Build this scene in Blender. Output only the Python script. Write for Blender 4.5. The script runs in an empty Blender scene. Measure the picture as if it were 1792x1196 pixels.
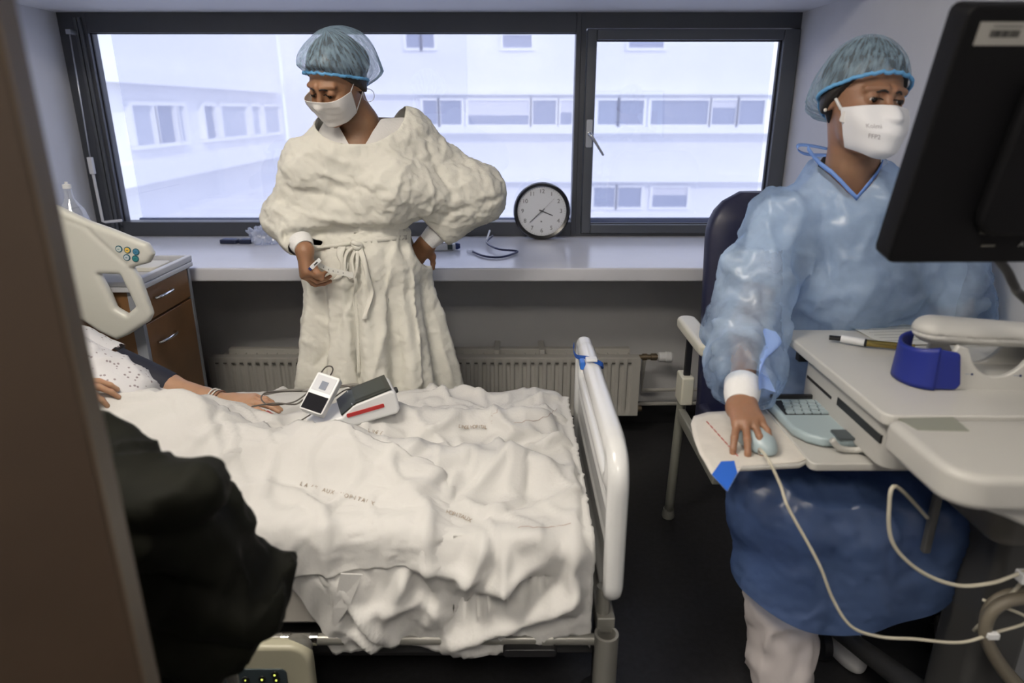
import bpy, bmesh, math, random
import numpy as np
from mathutils import Vector, Matrix, noise

random.seed(7)
np.random.seed(7)
SC = bpy.context.scene
COL = SC.collection

# ---------------------------------------------------------------- camera
CAM_H = 1.35
FPX = 1195.0                                   # focal length in pixels of a 1792 px wide frame
TILT = math.atan(407 / FPX)
ST, CT = math.sin(TILT), math.cos(TILT)
cam_data = bpy.data.cameras.new('camera')
cam_data.sensor_width = 36.0
cam_data.lens = 36.0 * FPX / 1792.0
cam_data.clip_start = 0.02
cam_data.clip_end = 300
cam_data.dof.use_dof = True
cam_data.dof.focus_distance = 2.05
cam_data.dof.aperture_fstop = 2.6
cam = bpy.data.objects.new('camera', cam_data)
COL.objects.link(cam)
cam.location = (0, 0, CAM_H)
cam.rotation_euler = (math.pi / 2 - TILT, 0, 0)
SC.camera = cam

# ---------------------------------------------------------------- world, sun, exposure
SC.view_settings.view_transform = 'Standard'
SC.view_settings.look = 'None'
SC.view_settings.gamma = 1.0
SC.view_settings.use_curve_mapping = False
SC.view_settings.exposure = 0.0
world = bpy.data.worlds.new('world')
SC.world = world
world.use_nodes = True
wn = world.node_tree.nodes
wl = world.node_tree.links
wn['Background'].inputs['Color'].default_value = (0.70, 0.78, 1.0, 1)
wn['Background'].inputs['Strength'].default_value = 1.9
sun_data = bpy.data.lights.new('sun', 'SUN')
sun_data.energy = 1.25
sun_data.angle = 0.01
sun_data.color = (1.0, 0.96, 0.9)
sun = bpy.data.objects.new('sun', sun_data)
COL.objects.link(sun)
sun.rotation_euler = Vector((-0.42, 1.0, -0.62)).to_track_quat('-Z', 'Y').to_euler()

portal = bpy.data.lights.new('window_portal', 'AREA')   # guides sampling of the sky through the window, gives no light itself
portal.shape = 'RECTANGLE'
portal.size, portal.size_y = 3.0, 1.0
portal.cycles.is_portal = True
po = bpy.data.objects.new('window_portal', portal)
COL.objects.link(po)
po.location = (-0.33, 3.16, 1.26)
po.rotation_euler = (-math.pi / 2, 0, 0)

CEIL_LIGHT = 36.0


def T(px, py, X=None, Y=None, Z=None):
    """The point of the place seen at a pixel of the 1792x1196 frame, on a plane X=, Y= or Z=."""
    a = (px - 896) / FPX
    v = (598 - py) / FPX
    b, c = CT + v * ST, -ST + v * CT
    t = Y / b if Y is not None else ((Z - CAM_H) / c if Z is not None else X / a)
    return Vector((a * t, b * t, CAM_H + c * t))


# ---------------------------------------------------------------- materials
MATS = {}


def mat(name, col, rough=0.5, metal=0.0, bump=0.0, bscale=40.0, var=0.0, vscale=8.0, **kw):
    if name in MATS:
        return MATS[name]
    m = bpy.data.materials.new(name)
    m.use_nodes = True
    nt = m.node_tree
    b = nt.nodes['Principled BSDF']
    b.inputs['Base Color'].default_value = (*col, 1)
    b.inputs['Roughness'].default_value = rough
    b.inputs['Metallic'].default_value = metal
    for k, v in kw.items():
        b.inputs[k.replace('_', ' ')].default_value = v
    tc = nt.nodes.new('ShaderNodeTexCoord')
    if var > 0:
        n = nt.nodes.new('ShaderNodeTexNoise')
        n.inputs['Scale'].default_value = vscale
        n.inputs['Detail'].default_value = 4
        nt.links.new(tc.outputs['Object'], n.inputs['Vector'])
        r = nt.nodes.new('ShaderNodeValToRGB')
        r.color_ramp.elements[0].position = 0.3
        r.color_ramp.elements[1].position = 0.7
        r.color_ramp.elements[0].color = tuple(c * (1 - var) for c in col) + (1,)
        r.color_ramp.elements[1].color = tuple(min(1, c * (1 + var)) for c in col) + (1,)
        nt.links.new(n.outputs['Fac'], r.inputs['Fac'])
        nt.links.new(r.outputs['Color'], b.inputs['Base Color'])
    if bump > 0:
        n = nt.nodes.new('ShaderNodeTexNoise')
        n.inputs['Scale'].default_value = bscale
        n.inputs['Detail'].default_value = 5
        nt.links.new(tc.outputs['Object'], n.inputs['Vector'])
        bp = nt.nodes.new('ShaderNodeBump')
        bp.inputs['Strength'].default_value = 1.0
        bp.inputs['Distance'].default_value = bump
        nt.links.new(n.outputs['Fac'], bp.inputs['Height'])
        nt.links.new(bp.outputs['Normal'], b.inputs['Normal'])
    MATS[name] = m
    return m


def see_through(name, col, clear, rough=0.5, translucent=0.5, gloss=0.0, vary=0.0, vscale=6.0, tint=(1, 1, 1)):
    """Thin sheet: part clear, part diffuse + translucent, with an optional gloss."""
    if name in MATS:
        return MATS[name]
    m = bpy.data.materials.new(name)
    m.use_nodes = True
    nt = m.node_tree
    nt.nodes.clear()
    N, L = nt.nodes.new, nt.links.new
    out = N('ShaderNodeOutputMaterial')
    d = N('ShaderNodeBsdfDiffuse')
    d.inputs['Color'].default_value = (*col, 1)
    tr = N('ShaderNodeBsdfTranslucent')
    tr.inputs['Color'].default_value = (*col, 1)
    mx = N('ShaderNodeMixShader')
    mx.inputs[0].default_value = translucent
    L(d.outputs[0], mx.inputs[1])
    L(tr.outputs[0], mx.inputs[2])
    last = mx
    if gloss > 0:
        g = N('ShaderNodeBsdfGlossy')
        g.inputs['Roughness'].default_value = rough
        mg = N('ShaderNodeMixShader')
        mg.inputs[0].default_value = gloss
        L(mx.outputs[0], mg.inputs[1])
        L(g.outputs[0], mg.inputs[2])
        last = mg
    t = N('ShaderNodeBsdfTransparent')
    t.inputs['Color'].default_value = (*tint, 1)
    mt = N('ShaderNodeMixShader')
    mt.inputs[0].default_value = clear
    L(last.outputs[0], mt.inputs[1])
    L(t.outputs[0], mt.inputs[2])
    if vary > 0:
        tc = N('ShaderNodeTexCoord')
        n = N('ShaderNodeTexNoise')
        n.inputs['Scale'].default_value = vscale
        n.inputs['Detail'].default_value = 5
        L(tc.outputs['Object'], n.inputs['Vector'])
        mr = N('ShaderNodeMapRange')
        mr.inputs['From Min'].default_value = 0.3
        mr.inputs['From Max'].default_value = 0.7
        mr.inputs['To Min'].default_value = clear - vary
        mr.inputs['To Max'].default_value = clear + vary
        L(n.outputs['Fac'], mr.inputs['Value'])
        L(mr.outputs[0], mt.inputs[0])
    L(mt.outputs[0], out.inputs['Surface'])
    MATS[name] = m
    return m


def emit(name, col, strength):
    m = bpy.data.materials.new(name)
    m.use_nodes = True
    b = m.node_tree.nodes['Principled BSDF']
    b.inputs['Base Color'].default_value = (*col, 1)
    b.inputs['Emission Color'].default_value = (*col, 1)
    b.inputs['Emission Strength'].default_value = strength
    return m


# ---------------------------------------------------------------- mesh building
class MB:
    """Collects shapes for ONE mesh object."""

    def __init__(self):
        self.v, self.f = [], []

    def add(self, verts, faces):
        n = len(self.v)
        self.v += [tuple(p) for p in verts]
        self.f += [tuple(i + n for i in f) for f in faces]
        return self

    def box(self, a, b, M=None):
        xs, ys, zs = zip(a, b)
        p = [Vector((x, y, z)) for z in zs for y in ys for x in xs]
        if M is not None:
            p = [M @ q for q in p]
        return self.add(p, [(0, 2, 3, 1), (4, 5, 7, 6), (0, 1, 5, 4), (2, 6, 7, 3), (0, 4, 6, 2), (1, 3, 7, 5)])

    def rbox(self, a, b, r, M=None, n=3, axis=2):
        """Box with rounded vertical edges (axis = direction of those edges)."""
        i, j = [k for k in range(3) if k != axis]
        pts = []
        for (cx, cy, a0) in ((b[i] - r, b[j] - r, 0), (a[i] + r, b[j] - r, 90), (a[i] + r, a[j] + r, 180), (b[i] - r, a[j] + r, 270)):
            for k in range(n + 1):
                t = math.radians(a0 + 90 * k / n)
                pts.append((cx + r * math.cos(t), cy + r * math.sin(t)))
        return self.prism(pts, a[axis], b[axis], axis, M)

    def prism(self, pts, h0, h1, axis=2, M=None):
        i, j = [k for k in range(3) if k != axis]
        V = []
        for h in (h0, h1):
            for p in pts:
                q = [0, 0, 0]
                q[i], q[j], q[axis] = p[0], p[1], h
                q = Vector(q)
                V.append(M @ q if M is not None else q)
        n = len(pts)
        F = [tuple(range(n))[::-1], tuple(range(n, 2 * n))] + [(k, (k + 1) % n, n + (k + 1) % n, n + k) for k in range(n)]
        return self.add(V, F)

    def tube(self, pts, r, n=10, closed=False, smooth=0):
        pts = [Vector(p) for p in pts]
        if smooth:
            pts = spline(pts, smooth, closed)
        m = len(pts)
        rr = r if isinstance(r, (list, tuple)) else [r] * m
        if len(rr) != m:
            rr = [float(x) for x in np.interp(np.linspace(0, 1, m), np.linspace(0, 1, len(rr)), rr)]
        up = None
        V = []
        for k in range(m):
            a = pts[(k - 1) % m] if (closed or k > 0) else pts[k]
            b = pts[(k + 1) % m] if (closed or k < m - 1) else pts[k]
            d = (b - a)
            d = d.normalized() if d.length > 1e-9 else Vector((0, 0, 1))
            if up is None:
                up = Vector((0, 0, 1)) if abs(d.z) < 0.9 else Vector((1, 0, 0))
            s = d.cross(up)
            s = s.normalized() if s.length > 1e-6 else Vector((1, 0, 0))
            up = s.cross(d).normalized()
            for q in range(n):
                t = 2 * math.pi * q / n
                V.append(pts[k] + (s * math.cos(t) + up * math.sin(t)) * rr[k])
        F = []
        for k in range(m if closed else m - 1):
            for q in range(n):
                a0, a1 = k * n + q, k * n + (q + 1) % n
                b0, b1 = ((k + 1) % m) * n + q, ((k + 1) % m) * n + (q + 1) % n
                F.append((a0, a1, b1, b0))
        if not closed:
            F.append(tuple(range(n))[::-1])
            F.append(tuple((m - 1) * n + q for q in range(n)))
        return self.add(V, F)

    def lathe(self, prof, origin, axis=(0, 0, 1), n=32, caps=True):
        """prof: (radius, height) pairs along axis."""
        ax = Vector(axis).normalized()
        s = ax.orthogonal().normalized()
        u = ax.cross(s)
        o = Vector(origin)
        V = []
        for (r, h) in prof:
            for q in range(n):
                t = 2 * math.pi * q / n
                V.append(o + ax * h + (s * math.cos(t) + u * math.sin(t)) * r)
        F = []
        for k in range(len(prof) - 1):
            for q in range(n):
                F.append((k * n + q, k * n + (q + 1) % n, (k + 1) * n + (q + 1) % n, (k + 1) * n + q))
        if caps:
            F.append(tuple(range(n))[::-1])
            F.append(tuple((len(prof) - 1) * n + q for q in range(n)))
        return self.add(V, F)

    def grid(self, fn, nu, nv, closed_u=False):
        V = [fn(i / (nu if closed_u else nu - 1), j / (nv - 1)) for j in range(nv) for i in range(nu)]
        F = []
        for j in range(nv - 1):
            for i in range(nu if closed_u else nu - 1):
                i2 = (i + 1) % nu
                F.append((j * nu + i, j * nu + i2, (j + 1) * nu + i2, (j + 1) * nu + i))
        return self.add(V, F)

    def build(self, name, m, parent=None, bevel=0.0, smooth=False, solid=0.0, seg=2, **tags):
        off = root_loc(parent)
        me = bpy.data.meshes.new(name)
        me.from_pydata([(p[0] - off[0], p[1] - off[1], p[2] - off[2]) for p in self.v], [], self.f)
        me.update()
        bm = bmesh.new()
        bm.from_mesh(me)
        bmesh.ops.recalc_face_normals(bm, faces=bm.faces)
        bm.to_mesh(me)
        bm.free()
        me.materials.append(m)
        o = bpy.data.objects.new(name, me)
        COL.objects.link(o)
        if parent is not None:
            o.parent = parent
        if solid:
            s = o.modifiers.new('solid', 'SOLIDIFY')
            s.thickness = solid
            s.offset = 0
        if bevel:
            b = o.modifiers.new('bevel', 'BEVEL')
            b.width = bevel
            b.segments = seg
            b.limit_method = 'ANGLE'
            b.angle_limit = math.radians(35)
        if smooth or bevel:
            for p in me.polygons:
                p.use_smooth = True
            if bevel:
                w = o.modifiers.new('wn', 'WEIGHTED_NORMAL')
                w.keep_sharp = True
            elif smooth == 'auto':
                me.set_sharp_from_angle(angle=math.radians(35))
        for k, v in tags.items():
            o[k] = v
        return o


def root_loc(parent):
    v = Vector((0, 0, 0))
    while parent is not None:
        v = v + parent.location
        parent = parent.parent
    return v


def spline(pts, k, closed=False):
    n = len(pts)
    out = []
    rng = n if closed else n - 1
    for i in range(rng):
        if closed:
            p0, p1, p2, p3 = (pts[(i + d) % n] for d in (-1, 0, 1, 2))
        else:
            p0, p1, p2, p3 = pts[max(i - 1, 0)], pts[i], pts[i + 1], pts[min(i + 2, n - 1)]
        for s in range(k):
            t = s / k
            out.append(0.5 * ((2 * p1) + (p2 - p0) * t + (2 * p0 - 5 * p1 + 4 * p2 - p3) * t * t + (3 * p1 - p0 - 3 * p2 + p3) * t ** 3))
    if not closed:
        out.append(pts[-1])
    return out


def thing(name, label, cat, loc=(0, 0, 0), group=None):
    o = bpy.data.objects.new(name, None)
    COL.objects.link(o)
    o.location = loc
    o['label'] = label
    o['category'] = cat
    if group:
        o['group'] = group
    return o


def tag(o, label, cat, group=None, kind=None):
    o['label'] = label
    o['category'] = cat
    if group:
        o['group'] = group
    if kind:
        o['kind'] = kind
    return o


def struct(o):
    o['kind'] = 'structure'
    return o


def np_mesh(name, V, F, m, parent=None, smooth=True, **tags):
    off = root_loc(parent)
    me = bpy.data.meshes.new(name)
    V = np.asarray(V, dtype=np.float64) - np.array(off)
    me.from_pydata(V.tolist(), [], F if isinstance(F, list) else F.tolist())
    me.update()
    if m is not None:
        me.materials.append(m)
    if smooth:
        me.polygons.foreach_set('use_smooth', [True] * len(me.polygons))
    o = bpy.data.objects.new(name, me)
    COL.objects.link(o)
    if parent is not None:
        o.parent = parent
    for k, v in tags.items():
        o[k] = v
    return o


# ---------------------------------------------------------------- distance fields
def smin(a, b, k):
    h = np.maximum(k - np.abs(a - b), 0) / k
    return np.minimum(a, b) - h * h * k * 0.25


def smax(a, b, k):
    return -smin(-a, -b, k)


def cone(P, a, b, ra, rb, flat=None):
    """Round cone between a and b; flat=(direction, factor) squeezes it along a direction."""
    a = np.asarray(a, float)
    b = np.asarray(b, float)
    pa = P - a
    ba = b - a
    h = np.clip(pa @ ba / max(ba @ ba, 1e-12), 0, 1)
    q = pa - h[:, None] * ba
    if flat is not None:
        d, f = flat
        d = np.asarray(d, float) / np.linalg.norm(d)
        q = q + (q @ d)[:, None] * d * (1 / f - 1)
        L = np.linalg.norm(q, axis=1)
        return (L - (ra + (rb - ra) * h)) * (0.5 + 0.5 * f)
    return np.linalg.norm(q, axis=1) - (ra + (rb - ra) * h)


def ell(P, c, r):
    r = np.asarray(r, float)
    q = P - np.asarray(c, float)
    k0 = np.linalg.norm(q / r, axis=1)
    k1 = np.linalg.norm(q / (r * r), axis=1)
    return k0 * (k0 - 1) / np.maximum(k1, 1e-9)


def surf(fn, lo, hi, h):
    """Quad mesh of fn(P)=0 (surface nets)."""
    lo = np.asarray(lo, float)
    hi = np.asarray(hi, float)
    n = np.ceil((hi - lo) / h).astype(int) + 1
    ax = [lo[i] + h * np.arange(n[i]) for i in range(3)]
    G = np.empty(n)
    yz = np.stack(np.meshgrid(ax[1], ax[2], indexing='ij'), -1).reshape(-1, 2)
    step = max(1, 400000 // len(yz))
    for i in range(0, n[0], step):
        xs = ax[0][i:i + step]
        P = np.empty((len(xs), len(yz), 3))
        P[:, :, 0] = xs[:, None]
        P[:, :, 1:] = yz
        G[i:i + step] = fn(P.reshape(-1, 3)).reshape(len(xs), n[1], n[2])
    S = G < 0
    c = [S[i:n[0] - 1 + i, j:n[1] - 1 + j, k:n[2] - 1 + k] for i in (0, 1) for j in (0, 1) for k in (0, 1)]
    cnt = sum(x.astype(int) for x in c)
    act = (cnt > 0) & (cnt < 8)
    idx = -np.ones(act.shape, int)
    cells = np.argwhere(act)
    idx[act] = np.arange(len(cells))
    acc = np.zeros((len(cells), 3))
    num = np.zeros(len(cells))
    corner = [(i, j, k) for i in (0, 1) for j in (0, 1) for k in (0, 1)]
    for a in range(8):
        for b in range(a + 1, 8):
            ca, cb = np.array(corner[a]), np.array(corner[b])
            if np.abs(ca - cb).sum() != 1:
                continue
            A, B = cells + ca, cells + cb
            ga, gb = G[A[:, 0], A[:, 1], A[:, 2]], G[B[:, 0], B[:, 1], B[:, 2]]
            m = (ga < 0) != (gb < 0)
            t = np.where(m, ga / np.where(m, ga - gb, 1), 0)
            acc[m] += (ca + (cb - ca) * t[:, None])[m]
            num[m] += 1
    V = lo + (cells + acc / num[:, None]) * h
    F = []
    for d in range(3):
        e = [(1, 0, 0), (0, 1, 0), (0, 0, 1)][d]
        s0 = S[:n[0] - e[0], :n[1] - e[1], :n[2] - e[2]]
        s1 = S[e[0]:, e[1]:, e[2]:]
        ch = np.argwhere(s0 != s1)
        sgn = s0[ch[:, 0], ch[:, 1], ch[:, 2]]
        u, w = [(1, 2), (2, 0), (0, 1)][d]
        ok = (ch[:, u] > 0) & (ch[:, w] > 0) & (ch[:, u] < n[u] - 1) & (ch[:, w] < n[w] - 1)
        ch, sgn = ch[ok], sgn[ok]
        eu = np.eye(3, dtype=int)[u]
        ew = np.eye(3, dtype=int)[w]
        q = [idx[tuple((ch - x).T)] for x in (eu + ew, ew, 0 * eu, eu)]
        Q = np.stack(q, 1)
        Q[~sgn] = Q[~sgn][:, ::-1]
        F.append(Q)
    F = np.concatenate(F)
    F = F[(F >= 0).all(1)]
    return V, F


def cut(V, F, keep):
    """Keep faces whose vertices are all kept."""
    fk = keep[F].all(1)
    F = F[fk]
    used = np.unique(F)
    mp = -np.ones(len(V), int)
    mp[used] = np.arange(len(used))
    return V[used], mp[F]


def relax(V, F, it=2, lam=0.5):
    E = np.concatenate([F[:, [0, 1]], F[:, [1, 2]], F[:, [2, 3]], F[:, [3, 0]]])
    E = np.concatenate([E, E[:, ::-1]])
    for _ in range(it):
        S = np.zeros_like(V)
        C = np.zeros(len(V))
        np.add.at(S, E[:, 0], V[E[:, 1]])
        np.add.at(C, E[:, 0], 1)
        V = V + lam * (S / np.maximum(C, 1)[:, None] - V)
    return V


def smooth_rim(V, F, it=12, lam=.5):
    """Even out the open edges of a quad mesh."""
    E = np.sort(np.concatenate([F[:, [0, 1]], F[:, [1, 2]], F[:, [2, 3]], F[:, [3, 0]]]), axis=1)
    U, c = np.unique(E, axis=0, return_counts=True)
    B = U[c == 1]
    B = np.concatenate([B, B[:, ::-1]])
    E2 = np.concatenate([E, E[:, ::-1]])
    on = np.zeros(len(V), bool)
    on[B[:, 0]] = True
    near = np.zeros(len(V), bool)
    near[E2[on[E2[:, 0]], 1]] = True
    near &= ~on
    V = V.copy()
    for _ in range(it):
        for (EE, sel) in ((B, on), (E2, near)):
            S = np.zeros_like(V)
            C = np.zeros(len(V))
            np.add.at(S, EE[:, 0], V[EE[:, 1]])
            np.add.at(C, EE[:, 0], 1)
            m = sel & (C > 0)
            V[m] += lam * (S[m] / C[m][:, None] - V[m])
    return V


def crumple(V, scale, seed=0.0, stretch=(1, 1, 1)):
    """Sharp-crested noise, like creases in stiff cotton: 0..1."""
    n = fnoise(V * np.array(stretch), scale, seed, 1)
    return np.clip(1 - np.abs(n) * 3.2, 0, 1) ** 2


def fnoise(V, scale, seed=0.0, octaves=1):
    """Perlin noise at every vertex."""
    out = np.empty(len(V))
    for i, p in enumerate(V):
        q = Vector((p[0] * scale + seed, p[1] * scale + seed * .7, p[2] * scale))
        out[i] = noise.fractal(q, 1.0, 2.0, octaves) if octaves > 1 else noise.noise(q)
    return out


def normals(V, F):
    n = np.cross(V[F[:, 2]] - V[F[:, 0]], V[F[:, 3]] - V[F[:, 1]])
    N = np.zeros_like(V)
    for k in range(4):
        np.add.at(N, F[:, k], n)
    return N / np.maximum(np.linalg.norm(N, axis=1), 1e-12)[:, None]


def simulate(o, frames, pins=None, shrink=0.0, colliders=(), mass=0.2, stiff=15, bend=0.1, gravity=1.0, pin_stiff=1.0, dist=0.006, quality=5):
    """Let a cloth settle, then freeze the result into its mesh."""
    m = o.modifiers.new('cloth', 'CLOTH')
    s = m.settings
    s.quality = quality
    s.mass = mass
    s.shrink_min = shrink
    s.tension_stiffness = stiff
    s.compression_stiffness = stiff
    s.shear_stiffness = stiff * 0.5
    s.bending_stiffness = bend
    s.air_damping = 2
    s.effector_weights.gravity = gravity
    m.collision_settings.distance_min = dist
    m.collision_settings.use_self_collision = False
    if not colliders:
        m.collision_settings.use_collision = False
    if pins is not None:
        g = o.vertex_groups.new(name='pin')
        for w in np.unique(np.round(pins, 2)):
            if w > 0:
                g.add(np.where(np.round(pins, 2) == w)[0].tolist(), float(w), 'REPLACE')
        s.vertex_group_mass = 'pin'
        s.pin_stiffness = pin_stiff
    for c in colliders:
        if 'coll' not in c.modifiers:
            c.modifiers.new('coll', 'COLLISION')
            c.collision.thickness_outer = 0.006
            c.collision.cloth_friction = 15
    SC.frame_start, SC.frame_end = 1, frames + 1
    m.point_cache.frame_start, m.point_cache.frame_end = 1, frames + 1
    for f in range(1, frames + 1):
        SC.frame_set(f)
    dg = bpy.context.evaluated_depsgraph_get()
    ev = o.evaluated_get(dg)
    n = len(o.data.vertices)
    co = np.empty(n * 3)
    ev.data.vertices.foreach_get('co', co)
    o.modifiers.remove(m)
    o.data.vertices.foreach_set('co', co)
    o.data.update()
    for c in colliders:
        if 'coll' in c.modifiers:
            c.modifiers.remove(c.modifiers['coll'])
    SC.frame_set(1)
    return co.reshape(-1, 3)


def text(body, size, loc, rot, m, name, parent=None, ext=0.0003, align='CENTER', **tags):
    """Lettering turned into a mesh."""
    c = bpy.data.curves.new(name, 'FONT')
    c.body = body
    c.size = size
    c.extrude = ext
    c.align_x = align
    c.align_y = 'CENTER'
    o = bpy.data.objects.new(name, c)
    COL.objects.link(o)
    dg = bpy.context.evaluated_depsgraph_get()
    me = bpy.data.meshes.new_from_object(o.evaluated_get(dg))
    bpy.data.objects.remove(o)
    me.materials.clear()
    me.materials.append(m)
    o = bpy.data.objects.new(name, me)
    COL.objects.link(o)
    M = Matrix.Translation(Vector(loc)) @ (rot.to_4x4() if isinstance(rot, Matrix) else Matrix(rot).to_4x4())
    me.transform(Matrix.Translation(-root_loc(parent)) @ M)
    if parent is not None:
        o.parent = parent
    for k, v in tags.items():
        o[k] = v
    return o


def merge_meshes(parts):
    V, F, n = [], [], 0
    for v, f in parts:
        V.append(v)
        F.append(np.asarray(f) + n)
        n += len(v)
    return np.concatenate(V), np.concatenate(F)

# ================================================================ the setting
YW = 3.05          # window plane
YB = 2.83          # wall under the sill
XL, XR = -1.85, 1.18
ZSILL = 0.81
ZHEAD = 1.722
ZC = 2.45
wall_m = mat('wall_paint', (0.53, 0.54, 0.57), 0.55, bump=0.0006, bscale=220, var=0.02)
white_m = mat('ceiling_paint', (0.64, 0.65, 0.69), 0.6, bump=0.0005, bscale=150)
alu_m = mat('anthracite_aluminium', (0.075, 0.08, 0.092), 0.38, 0.35)
alu2_m = mat('anthracite_aluminium_sash', (0.10, 0.108, 0.122), 0.34, 0.35)
gasket_m = mat('black_gasket', (0.008, 0.009, 0.015), 0.5)
floor_m = mat('charcoal_vinyl', (0.022, 0.022, 0.024), 0.42, var=0.25, vscale=60, bump=0.0004, bscale=300)
skirt_m = mat('black_skirting', (0.010, 0.010, 0.012), 0.45)
sill_m = mat('white_laminate', (0.62, 0.63, 0.68), 0.22, var=0.02)
glass_m = see_through('pane_glass', (1, 1, 1), 0.93, rough=0.02, translucent=0, gloss=1.0)


def wall_box(name, a, b, m, bevel=0):
    return struct(MB().box(a, b).build(name, m, bevel=bevel))


wall_box('floor', (XL - .15, -1.6, -0.1), (1.9, YB + .02, 0), floor_m)
wall_box('ceiling', (XL - .15, -1.6, ZC), (1.9, 2.45, ZC + .1), white_m)
wall_box('ceiling_soffit', (XL - .15, 2.45, ZHEAD), (1.9, YW + .12, ZC + .1), white_m)
wall_box('wall_left', (XL - .15, -1.6, 0), (XL, YW + .12, ZC), wall_m)
wall_box('wall_right', (XR, -1.6, 0), (XR + .12, YW + .12, ZC), wall_m)
wall_box('wall_back', (XL - .15, -1.7, 0), (1.9, -1.6, ZC), wall_m)
under_m = mat('grey_wall_paint', (0.60, 0.60, 0.61), 0.5, bump=0.0006, bscale=200, var=0.02)
wall_box('wall_window', (XL, YB, 0), (XR, YB + .14, ZSILL - .05), under_m)
wall_box('baseboard_window', (XL, YB - .012, 0), (XR, YB, 0.10), skirt_m)
wall_box('baseboard_right', (XR - .012, -1.6, 0), (XR, YB - .012, 0.10), skirt_m)
wall_box('baseboard_left', (XL, -1.6, 0), (XL + .012, YB - .012, 0.10), skirt_m)
wall_box('trim_1', (XL + .0005, 2.3, 0.952), (XL + .003, YW - .09, 0.956), mat('joint_line', (0.2, 0.2, 0.22), .6))

# deep window sill
s = MB().box((XL, 2.40, ZSILL - .05), (XR, YW + .05, ZSILL)).build('window_sill', sill_m, bevel=0.007)
s['kind'] = 'structure'

# --- the fixed window (left) and the casement (right)
xg0 = T(172, 230, Y=YW).x
xm0, xm1 = T(1004, 230, Y=YW).x, T(1021, 230, Y=YW).x
z_top = T(600, 57, Y=YW).z
z_bot = T(600, 389, Y=YW).z


def frame(name, x0, x1, z0, z1, w, y0, y1, m, parent=None, bevel=.002):
    """Rectangular frame; w = (left, right, bottom, top)."""
    b = MB()
    b.box((x0, y0, z0), (x0 + w[0], y1, z1))
    b.box((x1 - w[1], y0, z0), (x1, y1, z1))
    b.box((x0 + w[0], y0, z0), (x1 - w[1], y1, z0 + w[2]))
    b.box((x0 + w[0], y0, z1 - w[3]), (x1 - w[1], y1, z1))
    return b.build(name, m, parent, bevel=bevel)


w1 = frame('window_1', XL, (xm0 + xm1) / 2, ZSILL, ZHEAD, (.115, (xm1 - xm0) / 2, z_bot - ZSILL, ZHEAD - z_top), YW, YW + .07, alu_m)
struct(w1)
frame('gasket', XL + .108, (xm0 + xm1) / 2 - .012, z_bot - .012, z_top + .004, (.012, .007, .012, .008), YW + .018, YW + .03, gasket_m, w1)
frame('glazing_bead', XL + .07, XL + .10, ZSILL + .01, ZHEAD - .02, (.013, .013, .01, .01), YW - .012, YW + .001, alu2_m, w1)
MB().box((XL + .10, YW + .035, z_bot - .02), (xm0 + .004, YW + .043, z_top + .01)).build('pane', glass_m, w1)
xr0 = T(1357, 188, Y=YW).x
w2 = frame('window_2', (xm0 + xm1) / 2, XR, ZSILL, ZHEAD, ((xm1 - xm0) / 2, XR - T(1385, 188, Y=YW).x, .012, ZHEAD - T(1200, 49, Y=YW).z), YW + .002, YW + .068, alu_m)
struct(w2)
sx0, sx1 = xm1 + .003, T(1384, 188, Y=YW).x
sz0, sz1 = ZSILL + .014, T(1200, 51, Y=YW).z
frame('sash', sx0, sx1, sz0, sz1, (.04, .066, T(1200, 393, Y=YW).z - sz0, sz1 - T(1200, 70, Y=YW).z), YW - .012, YW + .058, alu2_m, w2, .004)
frame('gasket', sx0 + .034, sx1 - .057, T(1200, 393, Y=YW).z - .008, T(1200, 70, Y=YW).z + .004, (.009, .016, .012, .009), YW + .012, YW + .03, gasket_m, w2)
MB().box((sx0 + .036, YW + .034, sz0 + .03), (sx1 - .06, YW + .042, sz1 - .05)).build('pane', glass_m, w2)
steel_m = mat('brushed_steel', (0.55, 0.56, 0.58), 0.28, 1.0)
hp = T(1031, 235, Y=YW - .02)
h = MB().rbox((hp.x - .013, YW - .024, hp.z - .055), (hp.x + .013, YW - .012, hp.z + .06), .006, axis=1).build('handle_plate', steel_m, w2, bevel=.002)
hl = MB()
hl.tube([(hp.x, YW - .02, hp.z), (hp.x + .003, YW - .05, hp.z), (hp.x + .02, YW - .056, hp.z - .025), (hp.x + .06, YW - .056, hp.z - .085)], [.008, .008, .006, .005], 10, smooth=4)
hl.build('handle_lever', steel_m, w2, smooth=True)

# exterior sun screen in front of both panes, with a weighted bottom bar
screen_m = see_through('sun_screen_mesh', (0.64, 0.66, 0.82), 0.54, translucent=0.75)
ys = YW + .17
for (xa, xb) in ((T(199, 90, Y=ys).x, xm0 + .010), (xm1 - .010, T(1353, 90, Y=ys).x)):
    sc = thing('sun_screen', 'pale exterior sun screen behind the wide left pane' if xb < .5 else 'pale exterior sun screen behind the casement pane at right', 'blind', ((xa + xb) / 2, ys, 1.3), 'exterior screens outside the window')
    zb = T(300, 381, Y=ys).z
    MB().grid(lambda u, v: (xa + (xb - xa) * u, ys + .003 * math.sin(u * 9) * math.sin(v * 5), zb + (ZHEAD + .1 - zb) * v), 30, 12).build('screen_fabric', screen_m, sc, smooth=True)
    MB().rbox((xa - .01, ys - .012, zb - .028), (xb + .01, ys + .012, zb), .004, axis=0).build('bottom_bar', mat('blue_grey_bar', (0.13, 0.16, 0.27), .4, .3), sc, bevel=.001)
MB().box((XL - .2, YW + .07, ZSILL - .08), (XR + .2, YW + .30, ZSILL - .002)).build('exterior_ledge', mat('exterior_ledge_white', (.8, .8, .83), .5), kind='structure')

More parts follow.
